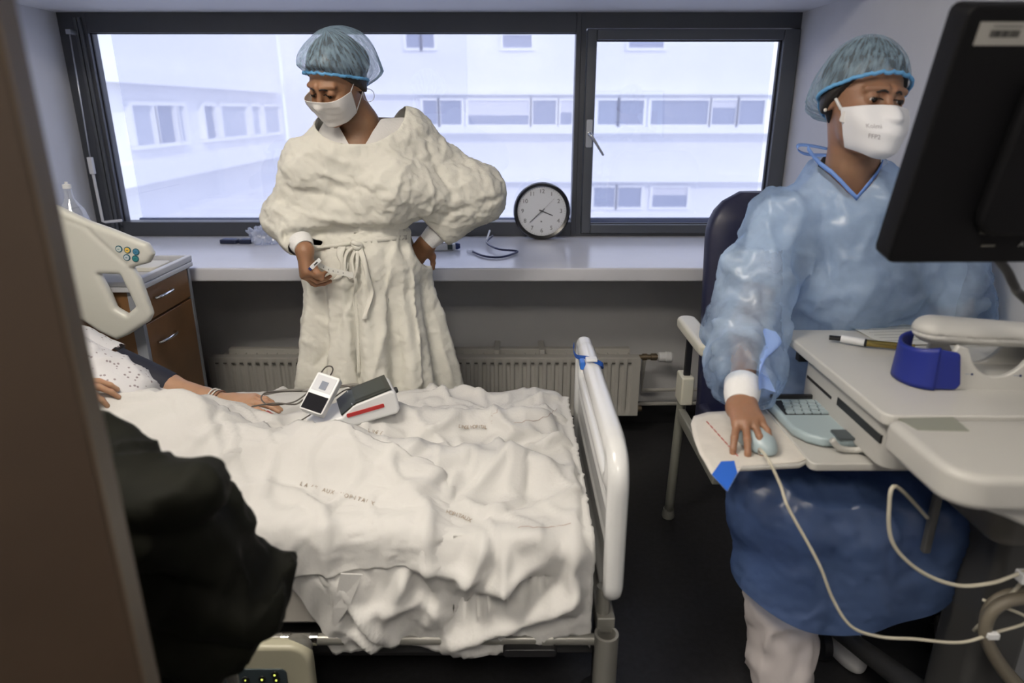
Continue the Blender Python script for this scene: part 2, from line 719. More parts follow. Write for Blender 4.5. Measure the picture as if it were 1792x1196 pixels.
# crank of the blind beside the left jamb
cr = thing('blind_crank', 'thin pale crank rod hanging down the left side of the window', 'crank', (XL + .06, YW - .05, 1.3))
p0, p1 = T(122, 60, Y=YW - .05), T(160, 290, Y=YW - .05)
p2 = T(180, 388, Y=YW - .05)
MB().tube([p0, p1], .003, 8).build('rod', steel_m, cr, smooth=True)
MB().rbox((p1.x - .010, YW - .06, p1.z - .035), (p1.x + .010, YW - .04, p1.z + .035), .004, axis=2).build('grip', mat('matte_white_plastic', (.62, .63, .66), .4), cr, bevel=.002)
MB().tube([p1, p2, p2 + Vector((.012, -.002, -.002)), T(213, 386, Y=YW - .05)], .006, 8).build('crank_arm', mat('matte_white_plastic', (.62, .63, .66), .4), cr, smooth=True)
MB().box((p0.x - .01, YW - .058, p0.z), (p0.x + .01, YW + .0, p0.z + .018)).build('bracket', steel_m, cr)

# ceiling light panel of the room, and a second panel added as fill light
for (cx, cy, label, glow) in ((-.85, .66, 'square ceiling light panel above the near side of the bed', CEIL_LIGHT), (-.1, -.7, 'dimmer square fill light panel added out of view at the doorway end', CEIL_LIGHT * .8)):
    cl = thing('ceiling_or_fill_light', label, 'ceiling light', (cx, cy, ZC))
    f = MB()
    for (a, b) in (((cx - .32, cy - .32), (cx + .32, cy - .30)), ((cx - .32, cy + .30), (cx + .32, cy + .32)), ((cx - .32, cy - .3), (cx - .3, cy + .3)), ((cx + .3, cy - .3), (cx + .32, cy + .3))):
        f.box((a[0], a[1], ZC - .02), (b[0], b[1], ZC - .001))
    f.build('light_frame', mat('matte_white_plastic', (.7, .7, .7), .4), cl)
    MB().box((cx - .3, cy - .3, ZC - .012), (cx + .3, cy + .3, ZC - .002)).build('diffuser', emit('ceiling_panel_glow', (1.0, 0.91, 0.79), glow), cl)

# ---------------------------------------------------------------- the building across the yard
YF = 30.0
fac_m = mat('white_facade', (0.80, 0.80, 0.84), 0.7, var=0.03, vscale=.8)
fac2_m = mat('white_facade_ledge', (0.86, 0.86, 0.88), 0.6)
win_m = mat('facade_window_glass', (0.22, 0.25, 0.36), 0.25)
blind_m = mat('facade_window_blind', (0.62, 0.62, 0.68), 0.6)
bl = thing('building', 'white hospital wing with a band of windows across the yard', 'building', (4, YF, -9))
MB().box((-9.4, YF, -9), (22, YF + 6, 13)).build('facade', fac_m, bl)


def fz(py):
    return T(1000, py, Y=YF).z


def fx(px, py=195):
    return T(px, py, Y=YF).x


led = MB()
for (ya, yb, d) in ((166, 160, .35), (233, 222, .6), (317, 309, .5), (392, 384, .5)):
    led.box((-8.4, YF - d, fz(ya)), (22, YF, fz(yb)))
led.build('ledge', fac2_m, bl)
for (a, b, ya, yb, half) in ((742, 766, 218, 176, 0), (772, 808, 218, 176, 0), (820, 925, 218, 176, .62), (932, 972, 218, 176, 0), (980, 1000, 218, 176, .5),
                            (1045, 1078, 218, 176, 0), (1083, 1124, 218, 176, 0), (1137, 1236, 218, 176, 0), (1243, 1284, 218, 176, .3), (1290, 1333, 218, 176, 0),
                            (1038, 1074, 362, 328, 0), (1080, 1120, 362, 328, 0), (1140, 1200, 362, 328, .4), (600, 660, 362, 328, 0), (690, 760, 362, 328, 0), (830, 880, 362, 328, .3),
                            (712, 735, 84, 58, 0), (740, 760, 84, 58, 0), (880, 930, 84, 62, 0), (1100, 1160, 84, 62, 0)):
    x0, x1, z0, z1 = fx(a, ya), fx(b, ya), fz(ya), fz(yb)
    w = MB()
    for q in (((x0 - .12, z0 - .1), (x1 + .12, z0)), ((x0 - .12, z1), (x1 + .12, z1 + .1)), ((x0 - .12, z0), (x0, z1)), ((x1, z0), (x1 + .12, z1))):
        w.box((q[0][0], YF - .12, q[0][1]), (q[1][0], YF + .01, q[1][1]))
    wf = w.build('window_frame', fac2_m, bl)
    MB().box((x0, YF - .03, z0), (x1, YF + .01, z1 - (z1 - z0) * half)).build('window_pane', win_m, wf)
    if half:
        MB().box((x0, YF - .05, z1 - (z1 - z0) * half), (x1, YF + .01, z1)).build('window_blind', blind_m, wf)
XW = -9.5
bw = thing('building', 'pale side wing at left with glazed bays running away across the yard', 'building', (XW, 20, -9))
MB().box((XW - 5, 5, -9), (XW, YF, 13)).build('facade', fac_m, bw)


def wz(px, py):
    return T(px, py, X=XW)


led = MB()
za = wz(300, 152).z
zb2 = wz(300, 272).z
led.box((XW, 6, za), (XW + .45, YF - .8, za + .35))
led.box((XW, 6, zb2 - .5), (XW + .7, YF - .8, zb2))
zc_ = wz(400, 362).z
led.box((XW, 6, zc_ - .5), (XW + .9, YF - .8, zc_))
led.build('ledge', fac2_m, bw)
for (a, b, tone) in ((225, 262, 0), (268, 300, 1), (306, 318, 0), (352, 372, 1), (382, 428, 2), (436, 452, 2), (458, 486, 2)):
    pa, pb = wz(a, 215), wz(b, 215)
    z0, z1 = zb2 + .35, za - .5
    w = MB()
    w.box((XW, pa.y - .08, z0 - .1), (XW + .16, pb.y + .08, z0))
    w.box((XW, pa.y - .08, z1), (XW + .16, pb.y + .08, z1 + .1))
    w.box((XW, pa.y - .12, z0), (XW + .16, pa.y, z1))
    w.box((XW, pb.y, z0), (XW + .16, pb.y + .12, z1))
    wf = w.build('window_frame', fac2_m, bw)
    MB().box((XW, pa.y, z0), (XW + .04, pb.y, z1)).build('window_pane', win_m if tone == 1 else mat('facade_window_pale', (.45, .48, .58), .3), wf)
yard = MB().box((-40, 4, -9.2), (40, 60, -9)).build('exterior_yard', mat('yard_paving', (.5, .5, .52), .8), kind='structure')

# ================================================================ furniture and equipment
cream_m = mat('cream_plastic', (0.60, 0.60, 0.55), 0.30)
offw_m = mat('offwhite_plastic', (0.68, 0.68, 0.66), 0.28)
cart_m = mat('warm_white_laminate', (0.52, 0.515, 0.49), 0.38, var=.015)
cart2_m = mat('warm_white_plastic', (0.46, 0.455, 0.43), 0.42)
dark_m = mat('black_plastic', (0.012, 0.012, 0.014), 0.4)
rail_m = mat('grey_enamel_tube', (0.24, 0.235, 0.215), 0.3, 0.3)
chrome_m = mat('chrome', (0.75, 0.75, 0.75), 0.12, 1.0)
white_p = mat('white_plastic', (0.72, 0.73, 0.74), 0.3)

# ---------------------------------------------------------------- radiator
ry0, ry1 = 2.645, 2.70
rx0, rx1 = T(366, 640, Y=ry0).x, T(1121, 640, Y=ry0).x
rz0, rz1 = T(1121, 728, Y=ry0).z, T(1121, 628, Y=ry0).z
rad_m = mat('radiator_enamel', (0.44, 0.43, 0.40), 0.35)
rad = thing('radiator', 'low cream panel radiator under the window sill', 'radiator', ((rx0 + rx1) / 2, 2.75, rz0))


def rad_front(u, v):
    x = rx0 + (rx1 - rx0) * u
    z = rz0 + (rz1 - rz0) * v
    t = (x - rx0) / .0335
    ph = abs((t % 1) - .5) * 2
    inz = min(1, max(0, (min(z - rz0, rz1 - z) - .018) / .012))
    ine = 1 if .6 < t < (rx1 - rx0) / .0335 - .6 else 0
    d = .009 * inz * ine * min(1, max(0, (ph - .38) / .25))
    return (x, ry0 + d, z)


MB().grid(rad_front, 720, 24).build('front_panel', rad_m, rad, smooth='auto')
MB().box((rx0, ry0 + .010, rz0), (rx1, ry1, rz1)).build('panel_body', rad_m, rad, bevel=.003)
MB().box((rx0 + .05, 2.73, rz0 + .01), (rx1 - .03, 2.765, rz1 + .012)).build('rear_panel', rad_m, rad, bevel=.004)
sl = MB()
for k in range(int((rx1 - rx0) / .0335) - 1):
    xx = rx0 + .0335 * (k + 1)
    sl.box((xx - .007, ry0 - .0006, rz1 - .024), (xx + .007, ry0 + .001, rz1 - .018))
sl.build('vent_slots', mat('slot_shadow_grey', (.10, .095, .085), .6), rad)
g = MB().box((rx0 + .02, ry1, rz1 - .02), (rx1 - .02, 2.73, rz1 - .012))
for k in range(40):
    x = rx0 + .04 + k * (rx1 - rx0 - .08) / 39
    g.box((x - .002, ry1, rz1 - .01), (x + .002, 2.73, rz1 - .004))
g.build('top_grille', rad_m, rad)
for px in (870, 948):
    x = T(px, 622, Y=2.73).x
    MB().box((x - .012, 2.70, rz1 - .01), (x + .012, YB - .002, rz1 + .018)).build('wall_bracket', rad_m, rad, bevel=.003)
brass_m = mat('worn_brass', (0.28, 0.22, 0.15), 0.4, 0.8)
zv = T(1150, 625, Y=2.72).z
MB().tube([(rx1 - .01, 2.72, zv), (rx1 + .085, 2.72, zv)], [.010, .010], 12).build('valve_pipe', brass_m, rad, smooth='auto')
MB().lathe([(.014, 0), (.014, .02), (.011, .022), (.011, .035), (.015, .037), (.015, .06)], (rx1 + .02, 2.72, zv), (1, 0, 0), 16).build('valve_body', brass_m, rad, smooth='auto')
MB().lathe([(.012, 0), (.021, .004), (.021, .03), (.024, .034), (.024, .055), (.018, .062)], (rx1 + .085, 2.72, zv), (1, 0, 0), 20).build('thermostat_knob', white_p, rad, smooth='auto')
zp1, zp2 = T(1150, 680, Y=2.76).z, T(1150, 704, Y=2.76).z
pp = MB()
pp.tube([(rx1 + .03, 2.72, zv), (rx1 + .03, 2.73, zv - .05), (rx1 + .03, 2.74, zp1), (XR - .001, 2.76, zp1)], .008, 10)
pp.tube([(rx1 - .005, 2.72, zp2), (rx1 + .03, 2.74, zp2), (XR - .001, 2.76, zp2)], .008, 10)
pp.build('heating_pipe', rad_m, rad, smooth='auto')
MB().lathe([(.014, 0), (.014, .03)], (rx1 + .0, 2.72, zp2 - .012), (1, 0, 0), 12).build('drain_valve', brass_m, rad, smooth='auto')

# ---------------------------------------------------------------- nightstand
NX, NY0, NY1, NZ = T(328, 455, Y=2.36).x, 2.01, 2.36, 0.0
NZT = T(328, 452, X=NX).z
wood_m = mat('brown_wood_laminate', (0.23, 0.118, 0.050), 0.42, var=.14, vscale=9)
woodd_m = mat('brown_wood_edge', (0.30, 0.20, 0.12), 0.5)
ns = thing('nightstand', 'brown wooden bedside cabinet with a pale tray top', 'cabinet', (NX - .22, 2.17, 0))
MB().box((XL + .02, NY0, .06), (NX - .018, NY1, NZT - .03)).build('body', wood_m, ns, bevel=.002)
MB().box((NX - .030, NY0 - .002, .06), (NX + .002, NY0 + .016, NZT - .03)).build('side_edge', mat('grey_edge_strip', (.28, .30, .34), .4), ns)
MB().box((NX - .019, NY1 - .014, .06), (NX + .002, NY1, NZT - .03)).build('side_edge', mat('grey_edge_strip', (.28, .30, .34), .4), ns)
zd = T(332, 522, X=NX).z
for (z0, z1, hz) in ((zd + .003, NZT - .034, None), (.10, zd - .004, None)):
    d = MB().box((NX - .018, NY0 + .02, z0), (NX, NY1 - .016, z1)).build('drawer' if z0 > .3 else 'door', wood_m, ns, bevel=.002)
    hz = T(283, 512, X=NX) if z0 > .3 else T(290, 588, X=NX)
    MB().tube([(NX - .002, hz.y - .055, hz.z - .003), (NX + .014, hz.y - .05, hz.z - .003), (NX + .024, hz.y, hz.z), (NX + .014, hz.y + .05, hz.z - .003), (NX - .002, hz.y + .055, hz.z - .003)], [.004, .005, .005, .005, .004], 10, smooth=4).build('handle', chrome_m, d, smooth=True)
tray_m = mat('pale_grey_tray', (0.56, 0.57, 0.60), 0.3)
t = MB().box((XL + .015, NY0 - .015, NZT - .03), (NX + .012, NY1 + .012, NZT - .012))
t.box((NX - .006, NY0 - .015, NZT - .012), (NX + .012, NY1 + .012, NZT + .010))
t.box((XL + .015, NY1 - .006, NZT - .012), (NX - .006, NY1 + .012, NZT + .010))
t.box((XL + .015, NY0 - .015, NZT - .012), (NX - .006, NY0 + .003, NZT + .004))
t.build('tray_top', tray_m, ns, bevel=.004)
for x in (XL + .08, NX - .08):
    for y in (NY0 + .06, NY1 - .06):
        MB().tube([(x, y, .028), (x, y, .062)], .012, 10).lathe([(.024, -.009), (.028, -.005), (.028, .005), (.024, .009)], (x, y, .028), (1, 0, 0), 16).build('caster', dark_m, ns, smooth='auto')

tray_z = NZT - .012
mp = MB().rbox((NX - .17, 2.20, tray_z), (NX - .035, 2.32, tray_z + .014), .02)
tag(mp.build('dish', mat('cream_dish', (.66, .64, .56), .4), bevel=.003), 'shallow cream dish lying on the bedside cabinet tray', 'dish')

# bottle
bp = T(124, 360, Y=2.17)
bo = thing('pump_bottle', 'clear dispenser bottle with a dark blue label on the bedside cabinet', 'bottle', (bp.x, 2.17, tray_z))
clear_m = see_through('clear_plastic', (.75, .8, .9), 0.55, rough=.05, translucent=.3, gloss=.4)
zt = T(120, 330, Y=2.17).z
hb = zt - tray_z
bo_m = MB().lathe([(.040, 0), (.046, .006), (.046, hb * .62), (.036, hb * .76), (.014, hb * .88), (.012, hb * .94), (.012, hb)], (bp.x, 2.17, tray_z), n=24)
bo_m.build('bottle_body', clear_m, bo, smooth='auto')
MB().lathe([(.0468, hb * .20), (.0468, hb * .58)], (bp.x, 2.17, tray_z), n=24, caps=False).build('label', mat('navy_label', (.02, .05, .22), .4), bo, smooth=True)
MB().lathe([(.013, hb), (.013, hb + .012), (.005, hb + .014), (.005, hb + .02)], (bp.x, 2.17, tray_z), n=16).build('cap', white_p, bo, smooth='auto')

# ---------------------------------------------------------------- hospital bed
BY0, BY1 = 1.19, 1.97            # near and far side of the foot panel
MX0, MX1 = -1.66, .165           # mattress head and foot end
MY0, MY1 = 1.215, 1.945
MZ0, MZ1 = .255, .505
HINGE = -.80                     # where the raised back section starts
RISE = math.radians(26)
bed = thing('hospital_bed', 'hospital bed with white plastic foot panel and raised back section', 'bed', (-.7, 1.58, 0))


def bx(x, z):
    """Bend the mattress up beyond the hinge."""
    if x >= HINGE:
        return x, z
    d = HINGE - x
    k = min(1, d / .16)
    a = RISE * k
    zz = z - MZ0
    e = min(d, .16)
    lift = math.tan(RISE) * (e * e / .32 + max(0, d - .16))
    return HINGE - e - max(0, d - .16) * math.cos(RISE) + zz * -math.sin(a), MZ0 + lift * (1 if d < .16 else 1) * .92 + zz * math.cos(a)


def matt(u, v):
    # closed tube section around the y-z profile, swept along x
    x = MX1 + (MX0 - MX1) * v
    r = .035
    pts = [(MY0 + r, MZ0), (MY1 - r, MZ0), (MY1, MZ0 + r), (MY1, MZ1 - r), (MY1 - r, MZ1), (MY0 + r, MZ1), (MY0, MZ1 - r), (MY0, MZ0 + r)]
    k = u * 8
    i = int(k) % 8
    f = k - int(k)
    y = pts[i][0] * (1 - f) + pts[(i + 1) % 8][0] * f
    z = pts[i][1] * (1 - f) + pts[(i + 1) % 8][1] * f
    xx, zz = bx(x, z)
    return (xx, y, zz)


fitted_m = mat('grey_fitted_sheet', (0.44, 0.42, 0.39), 0.75, bump=0.0012, bscale=30)
mm = MB().grid(matt, 48, 60, closed_u=True)
mm.f.append(tuple(range(48)))
mm.f.append(tuple(range(59 * 48, 60 * 48)))
mattress = mm.build('mattress', fitted_m, bed, smooth='auto')

# foot panel: chamfered frame with an upright slot, thick rounded rim
FX0, FX1 = .192, .238
fz0, fz1 = .335, .712
out_p = [(BY0 + .03, fz0), (BY0 + .006, fz0 + .03), (BY0, fz0 + .20), (BY0 + .004, fz1 - .045), (BY0 + .045, fz1 - .004), (BY0 + .10, fz1 + .004), (BY1 - .12, fz1 + .004), (BY1 - .05, fz1 - .004), (BY1 - .01, fz1 - .045), (BY1, fz0 + .2), (BY1 - .006, fz0 + .03), (BY1 - .03, fz0)]


def foot_sdf(P):
    y, z, x = P[:, 1], P[:, 2], P[:, 0]
    cx = (FX0 + FX1) / 2

    def rr(y0, y1, z0, z1, r, yy, zz):
        qy = np.abs(yy - (y0 + y1) / 2) - (y1 - y0) / 2 + r
        qz = np.abs(zz - (z0 + z1) / 2) - (z1 - z0) / 2 + r
        return np.hypot(np.maximum(qy, 0), np.maximum(qz, 0)) + np.minimum(np.maximum(qy, qz), 0) - r
    o = rr(BY0, BY1, fz0, fz1, .055, y, z)
    # top corners cut
    o = smax(o, (-(y - BY0) + (z - fz1)) * .707 + .035, .03)
    hx = np.abs(x - cx)
    rim = np.hypot(np.maximum(o + .024, 0), hx) - .024          # tube-like rim
    full = np.maximum(o, hx - .024 + .0)
    slab = np.maximum(o + .01, hx - .011)
    slot = rr(BY0 + .10, BY1 - .10, fz1 - .10, fz1 - .045, .026, y, z)
    band = np.maximum(np.abs(o + .024) - .0225, hx - .0)
    tube_ = np.hypot(o + .024, hx) - .0225
    d = smin(slab, tube_, .012)
    d = smin(d, np.hypot(np.maximum(np.abs(slot - .018) - .002, 0), hx) - .0205, .012)
    d = smax(d, -slot, .01)
    # two long ribs on the inner face
    for zz in (fz0 + .12, fz0 + .20):
        d = smin(d, np.hypot(z - zz, (x - FX0 - .018)) - .008 + np.maximum(0, np.abs(y - 1.58) - .33), .01)
    return d


fV, fF = surf(foot_sdf, (FX0 - .01, BY0 - .02, fz0 - .02), (FX1 + .01, BY1 + .02, fz1 + .02), .0055)
foot = np_mesh('footboard', fV, fF, mat('glossy_white_plastic', (.70, .71, .71), .18), bed)
hb_ = MB().rbox((-1.78, BY0 + .02, .5), (-1.74, BY1 - .02, 1.12), .09, axis=0, n=6).build('headboard', offw_m, bed, bevel=.012)
# frame
fr = MB()
for y in (MY0 + .02, MY1 - .02):
    fr.rbox((-1.7, y - .018, .20), (.18, y + .018, .25), .005, axis=0)
for x in (-1.6, -1.0, -.4, .12):
    fr.box((x - .02, MY0 + .02, .205), (x + .02, MY1 - .02, .245))
fr.box((-1.5, MY0 + .1, .10), (.1, MY0 + .16, .18)).box((-1.5, MY1 - .16, .10), (.1, MY1 - .10, .18))
fr.box((-1.2, MY0 + .12, .12), (-1.14, MY1 - .12, .24)).box((-.2, MY0 + .12, .12), (-.14, MY1 - .12, .24))
fr.build('bed_frame', mat('dark_bed_frame', (.035, .035, .037), .4, .3), bed, bevel=.003)
zr = T(800, 1122, Y=1.19).z
xr_ = T(1042, 1122, Y=1.19).x
MB().tube([(-1.5, 1.195, zr), (xr_, 1.195, zr)], .0125, 14).build('side_rail_tube', rail_m, bed, smooth='auto')
for (px0, px1, r) in ((492, 508, .0145), (543, 556, .0145), (948, 968, .017)):
    a, b = T(px0, 1118, Y=1.19), T(px1, 1118, Y=1.19)
    MB().tube([(a.x, 1.195, zr), (b.x, 1.195, zr)], r, 16).build('tube_collar', chrome_m if r < .016 else rail_m, bed, smooth='auto')
cb = T(524, 1122, Y=1.19)
MB().lathe([(.026, 0), (.03, .005), (.03, .016), (.02, .024)], (cb.x, 1.19, zr - .006), (0, -1, 0), 24).build('rail_clamp', rail_m, bed, smooth='auto')
lv = T(925, 1128, Y=1.18)
MB().rbox((lv.x - .055, 1.165, lv.z - .022), (lv.x + .06, 1.185, lv.z - .002), .008, axis=1).build('release_lever', dark_m, bed, bevel=.003)
# corner post: upright with an open socket on top
cpx = T(1060, 1150, Y=1.18).x
zs = T(1060, 1112, Y=1.18).z
MB().lathe([(.026, 0.02), (.026, zs), (.020, zs), (.020, zs - .1)], (cpx, 1.185, 0), n=28, caps=False).build('corner_post', rail_m, bed, smooth='auto')
MB().lathe([(.0195, 0), (.0195, .002)], (cpx, 1.185, zs - .09), n=20).build('socket_bottom', dark_m, bed)
MB().tube([(cpx - .004, 1.225, zs - .05), (cpx - .004, 1.225, fz0 + .04)], .015, 14).build('panel_support', rail_m, bed, smooth='auto')
MB().tube([(cpx - .004, 1.90, .27), (cpx - .004, 1.90, fz0 + .04)], .015, 14).build('panel_support', rail_m, bed, smooth='auto')
MB().box((cpx - .02, 1.2, .27), (cpx + .02, 1.93, .31)).build('end_beam', rail_m, bed, bevel=.004)
MB().lathe([(.030, -.02), (.058, -.012), (.060, .0), (.058, .012), (.04, .018)], (cpx, 1.185, .105), (0, 0, 1), 32).build('corner_bumper', dark_m, bed, smooth='auto')
for (x, y) in ((cpx, 1.235), (cpx, 1.90), (-1.6, 1.24), (-1.6, 1.90)):
    c = MB().lathe([(.03, -.016), (.045, -.012), (.045, .012), (.03, .016)], (x, y, .045), (1, 0, 0), 24)
    c.box((x - .02, y - .015, .06), (x + .02, y + .015, .27))
    c.build('caster', dark_m, bed, smooth='auto')

# far side rail with its buttons
sy0, sy1 = 1.945, 1.98


def sp(px, py):
    p = T(px, py, Y=sy0)
    return (p.x, p.z)


outline = [sp(20, 330), sp(104, 366), sp(150, 388), sp(190, 402), sp(255, 428), sp(266, 446), sp(258, 462), sp(228, 470), sp(242, 492), sp(264, 552), sp(258, 565), sp(222, 588), sp(202, 597), sp(170, 582), sp(140, 562), sp(0, 500)]
hole = [sp(172, 482), sp(207, 483), sp(234, 538), sp(219, 551), sp(200, 540), sp(190, 515)]


def poly_sdf(pts, x, z):
    d = np.full(len(x), 1e9)
    s = np.ones(len(x))
    n = len(pts)
    for i in range(n):
        ax_, az = pts[i]
        bx_, bz = pts[i - 1]
        ex, ez = bx_ - ax_, bz - az
        wx, wz_ = x - ax_, z - az
        t = np.clip((wx * ex + wz_ * ez) / (ex * ex + ez * ez), 0, 1)
        d = np.minimum(d, (wx - ex * t) ** 2 + (wz_ - ez * t) ** 2)
        c1 = z >= az
        c2 = z < bz
        c3 = ex * wz_ > ez * wx
        flip = (c1 & c2 & c3) | (~c1 & ~c2 & ~c3)
        s = np.where(flip, -s, s)
    return s * np.sqrt(d)


def siderail_sdf(P):
    o = poly_sdf(outline, P[:, 0], P[:, 2])
    hh = poly_sdf(hole, P[:, 0], P[:, 2])
    o = smax(o, -hh + .002, .008)
    q = np.abs(P[:, 1] - (sy0 + sy1) / 2) - (sy1 - sy0) / 2 + .014
    oo = o + .014
    d = np.hypot(np.maximum(oo, 0), np.maximum(q, 0)) + np.minimum(np.maximum(oo, q), 0) - .014
    # shallow groove around the control area
    gl = cone(P, (*[sp(150, 400)[0]], sy0, sp(150, 400)[1]), (sp(218, 462)[0], sy0, sp(218, 462)[1]), .004, .004)
    gl2 = cone(P, (sp(104, 382)[0], sy0, sp(104, 382)[1]), (sp(160, 402)[0], sy0, sp(160, 402)[1]), .003, .003)
    return smax(smax(d, -gl, .006), -gl2, .005)


V_, F_ = surf(siderail_sdf, (-1.62, sy0 - .01, .5), (-.95, sy1 + .01, 1.12), .0048)
sr = np_mesh('side_rail', V_, F_, cream_m, bed)
for k, (px, py, c) in enumerate(((208, 436, (.55, .62, .60)), (223, 438, (.75, .50, .08)), (238, 441, (.05, .22, .38)), (222, 451, (.50, .58, .62)), (237, 453, (.03, .25, .27)))):
    q = T(px, py, Y=sy0 - .001)
    b_ = MB().lathe([(.0100, 0), (.0100, .0025), (.0085, .003)], (q.x, sy0 + .001, q.z), (0, -1, 0), 20).build('button', mat('button_ring', (.03, .12, .16), .4), sr, smooth='auto')
    MB().lathe([(.0072, .003), (.0072, .0042)], (q.x, sy0 + .001, q.z), (0, -1, 0), 18).build('button_face', mat('button_face_%d' % k, c, .4), b_, smooth='auto')
    MB().box((q.x - .003, sy0 - .0042, q.z - .0008), (q.x + .003, sy0 - .0036, q.z + .0008)).build('button_symbol', mat('button_print', (.02, .08, .12), .5), b_)
# near side rail, folded down, with lit keys
ny = 1.150
a, b = T(380, 1134, Y=ny), T(540, 1134, Y=ny)
nr = MB().rbox((-.95, ny, .02), (b.x, ny + .035, a.z), .045, axis=1, n=8).build('side_rail', mat('ivory_plastic', (.50, .48, .36), .35), bed, bevel=.010)
a2, b2 = T(385, 1172, Y=ny - .002), T(500, 1172, Y=ny - .002)
kp = MB().rbox((-.86, ny - .003, .05), (b2.x, ny + .002, a2.z), .012, axis=1, n=4).build('key_panel', mat('slate_key_panel', (.05, .07, .08), .4), nr, bevel=.001)
led_m = emit('yellow_green_led', (.75, .85, .15), 1.2)
for (px, py, on) in ((407, 1190, .5), (430, 1190, .3), (459, 1189, 1), (484, 1190, .8), (481, 1181, .8)):
    q = T(px, py, Y=ny - .003)
    k_ = MB().lathe([(.0085, 0), (.008, .002)], (q.x, ny - .003, q.z), (0, -1, 0), 16).build('key', dark_m, kp, smooth='auto')
    MB().lathe([(.0014 + .001 * on, .0022), (.0014 + .001 * on, .0032)], (q.x, ny - .003, q.z), (0, -1, 0), 10).build('led', led_m, k_)

# blue strap knotted on the foot panel
st = thing('tourniquet_strap', 'narrow blue strap tied round the far corner of the foot panel', 'strap', (.215, 1.9, .66))
blue_m = mat('blue_webbing', (.015, .09, .42), .6)
pa, pb = T(1018, 600, X=FX0 - .004), T(1058, 632, X=FX1 + .002)
ribbon = MB()
pts = [Vector((FX0 - .001, 1.985, .665)), Vector((FX0 - .006, 1.95, .660)), Vector((FX0 - .007, 1.88, .668)), Vector((FX0 - .004, 1.80, .690)), Vector((FX0 + .008, 1.74, .710)), Vector((.215, 1.70, .719)), Vector((FX1 + .004, 1.70, .705)), Vector((FX1 + .006, 1.76, .68)), Vector((FX1 + .004, 1.9, .66)), Vector((FX1 - .002, 1.985, .66))]
pts = spline(pts, 4)
for dz in (-.006, .006):
    pass
ribbon.grid(lambda u, v: tuple(pts[min(len(pts) - 1, int(u * (len(pts) - 1)))] + Vector((0, .0075 * (v - .5) * 2, 0.004 * (v - .5) * 2))), len(pts), 2)
ribbon.build('band', blue_m, st, solid=.0012)
MB().rbox((FX0 - .010, 1.70, .690), (FX0 + .004, 1.735, .712), .004, axis=1).build('buckle', mat('bright_blue_plastic', (.03, .16, .60), .35), st, bevel=.003)
MB().rbox((FX0 + .004, 1.69, .716), (FX1 - .012, 1.715, .724), .003, axis=0).build('clip', white_p, st, bevel=.002)

# ---------------------------------------------------------------- things on the sill
ck = T(948, 366, Y=2.99)
cr_ = .5 * (T(998, 366, Y=2.99).x - T(899, 366, Y=2.99).x)
cz = ZSILL + cr_ * .985
clock = thing('wall_clock', 'round black rimmed clock leaning against the window on the sill', 'clock', (ck.x, 2.98, ZSILL))
Mc = Matrix.Translation((ck.x, 2.985, cz)) @ Matrix.Rotation(math.radians(-8), 4, 'X')


def lath_m(prof, M, n=56):
    b = MB().lathe(prof, (0, 0, 0), (0, -1, 0), n)
    b.v = [tuple(M @ Vector(p)) for p in b.v]
    return b


lath_m([(cr_ * .9, -.02), (cr_, -.012), (cr_, .012), (cr_ * .95, .022), (cr_ * .86, .018), (cr_ * .855, .004)], Mc).build('rim', mat('glossy_black_rim', (.01, .01, .012), .25), clock, smooth='auto')
lath_m([(cr_ * .86, .003), (cr_ * .86, .006)], Mc).build('dial', mat('dial_white', (.66, .68, .72), .5), clock, smooth='auto')
ink = mat('dial_ink', (.05, .05, .06), .5)
Rf = Matrix.Rotation(math.radians(90 - 8), 3, 'X')
for n_ in range(1, 13):
    t_ = math.radians(90 - 30 * n_)
    p = Mc @ Vector((math.cos(t_) * cr_ * .68, -.0065, math.sin(t_) * cr_ * .68))
    text(str(n_), cr_ * .20, p, Rf, ink, 'numeral', clock)
tick = MB()
for k in range(60):
    t_ = math.radians(6 * k)
    r0 = cr_ * (.80 if k % 5 else .785)
    for (ra, rb) in ((r0, cr_ * .825),):
        c_, s_ = math.cos(t_), math.sin(t_)
        w_ = .0005
        q = [Mc @ Vector((ra * c_ - w_ * s_, -.0064, ra * s_ + w_ * c_)), Mc @ Vector((rb * c_ - w_ * s_, -.0064, rb * s_ + w_ * c_)), Mc @ Vector((rb * c_ + w_ * s_, -.0064, rb * s_ - w_ * c_)), Mc @ Vector((ra * c_ + w_ * s_, -.0064, ra * s_ - w_ * c_))]
        tick.add(q, [(0, 1, 2, 3)])
tick.build('minute_marks', ink, clock)


def hand_(ang, r0, r1, w, name, m, dy):
    t_ = math.radians(ang)
    c_, s_ = math.cos(t_), math.sin(t_)
    b = MB()
    for (y0, y1) in ((-dy, -dy - .0012),):
        V = []
        for (r, s2) in ((r0, -w), (r1, -w * .6), (r1, w * .6), (r0, w)):
            for y in (y0, y1):
                V.append(Mc @ Vector((r * c_ - s2 * s_, y, r * s_ + s2 * c_)))
        b.add(V, [(0, 2, 4, 6), (1, 7, 5, 3), (0, 1, 3, 2), (2, 3, 5, 4), (4, 5, 7, 6), (6, 7, 1, 0)])
    b.build(name, m, clock)


hand_(-22, -.012, cr_ * .42, .0028, 'hour_hand', ink, .0085)
hand_(-137, -.016, cr_ * .58, .0022, 'minute_hand', ink, .0105)
hand_(45, -.02, cr_ * .62, .0007, 'second_hand', mat('grey_hand', (.3, .3, .32), .5), .0125)
lath_m([(.004, .006), (.004, .014)], Mc, 14).build('hub', ink, clock)
lath_m([(.0035, .0062), (.0035, .0068)], Mc @ Matrix.Translation((-.002, 0, -cr_ * .36)), 8).build('dial_emblem', ink, clock)

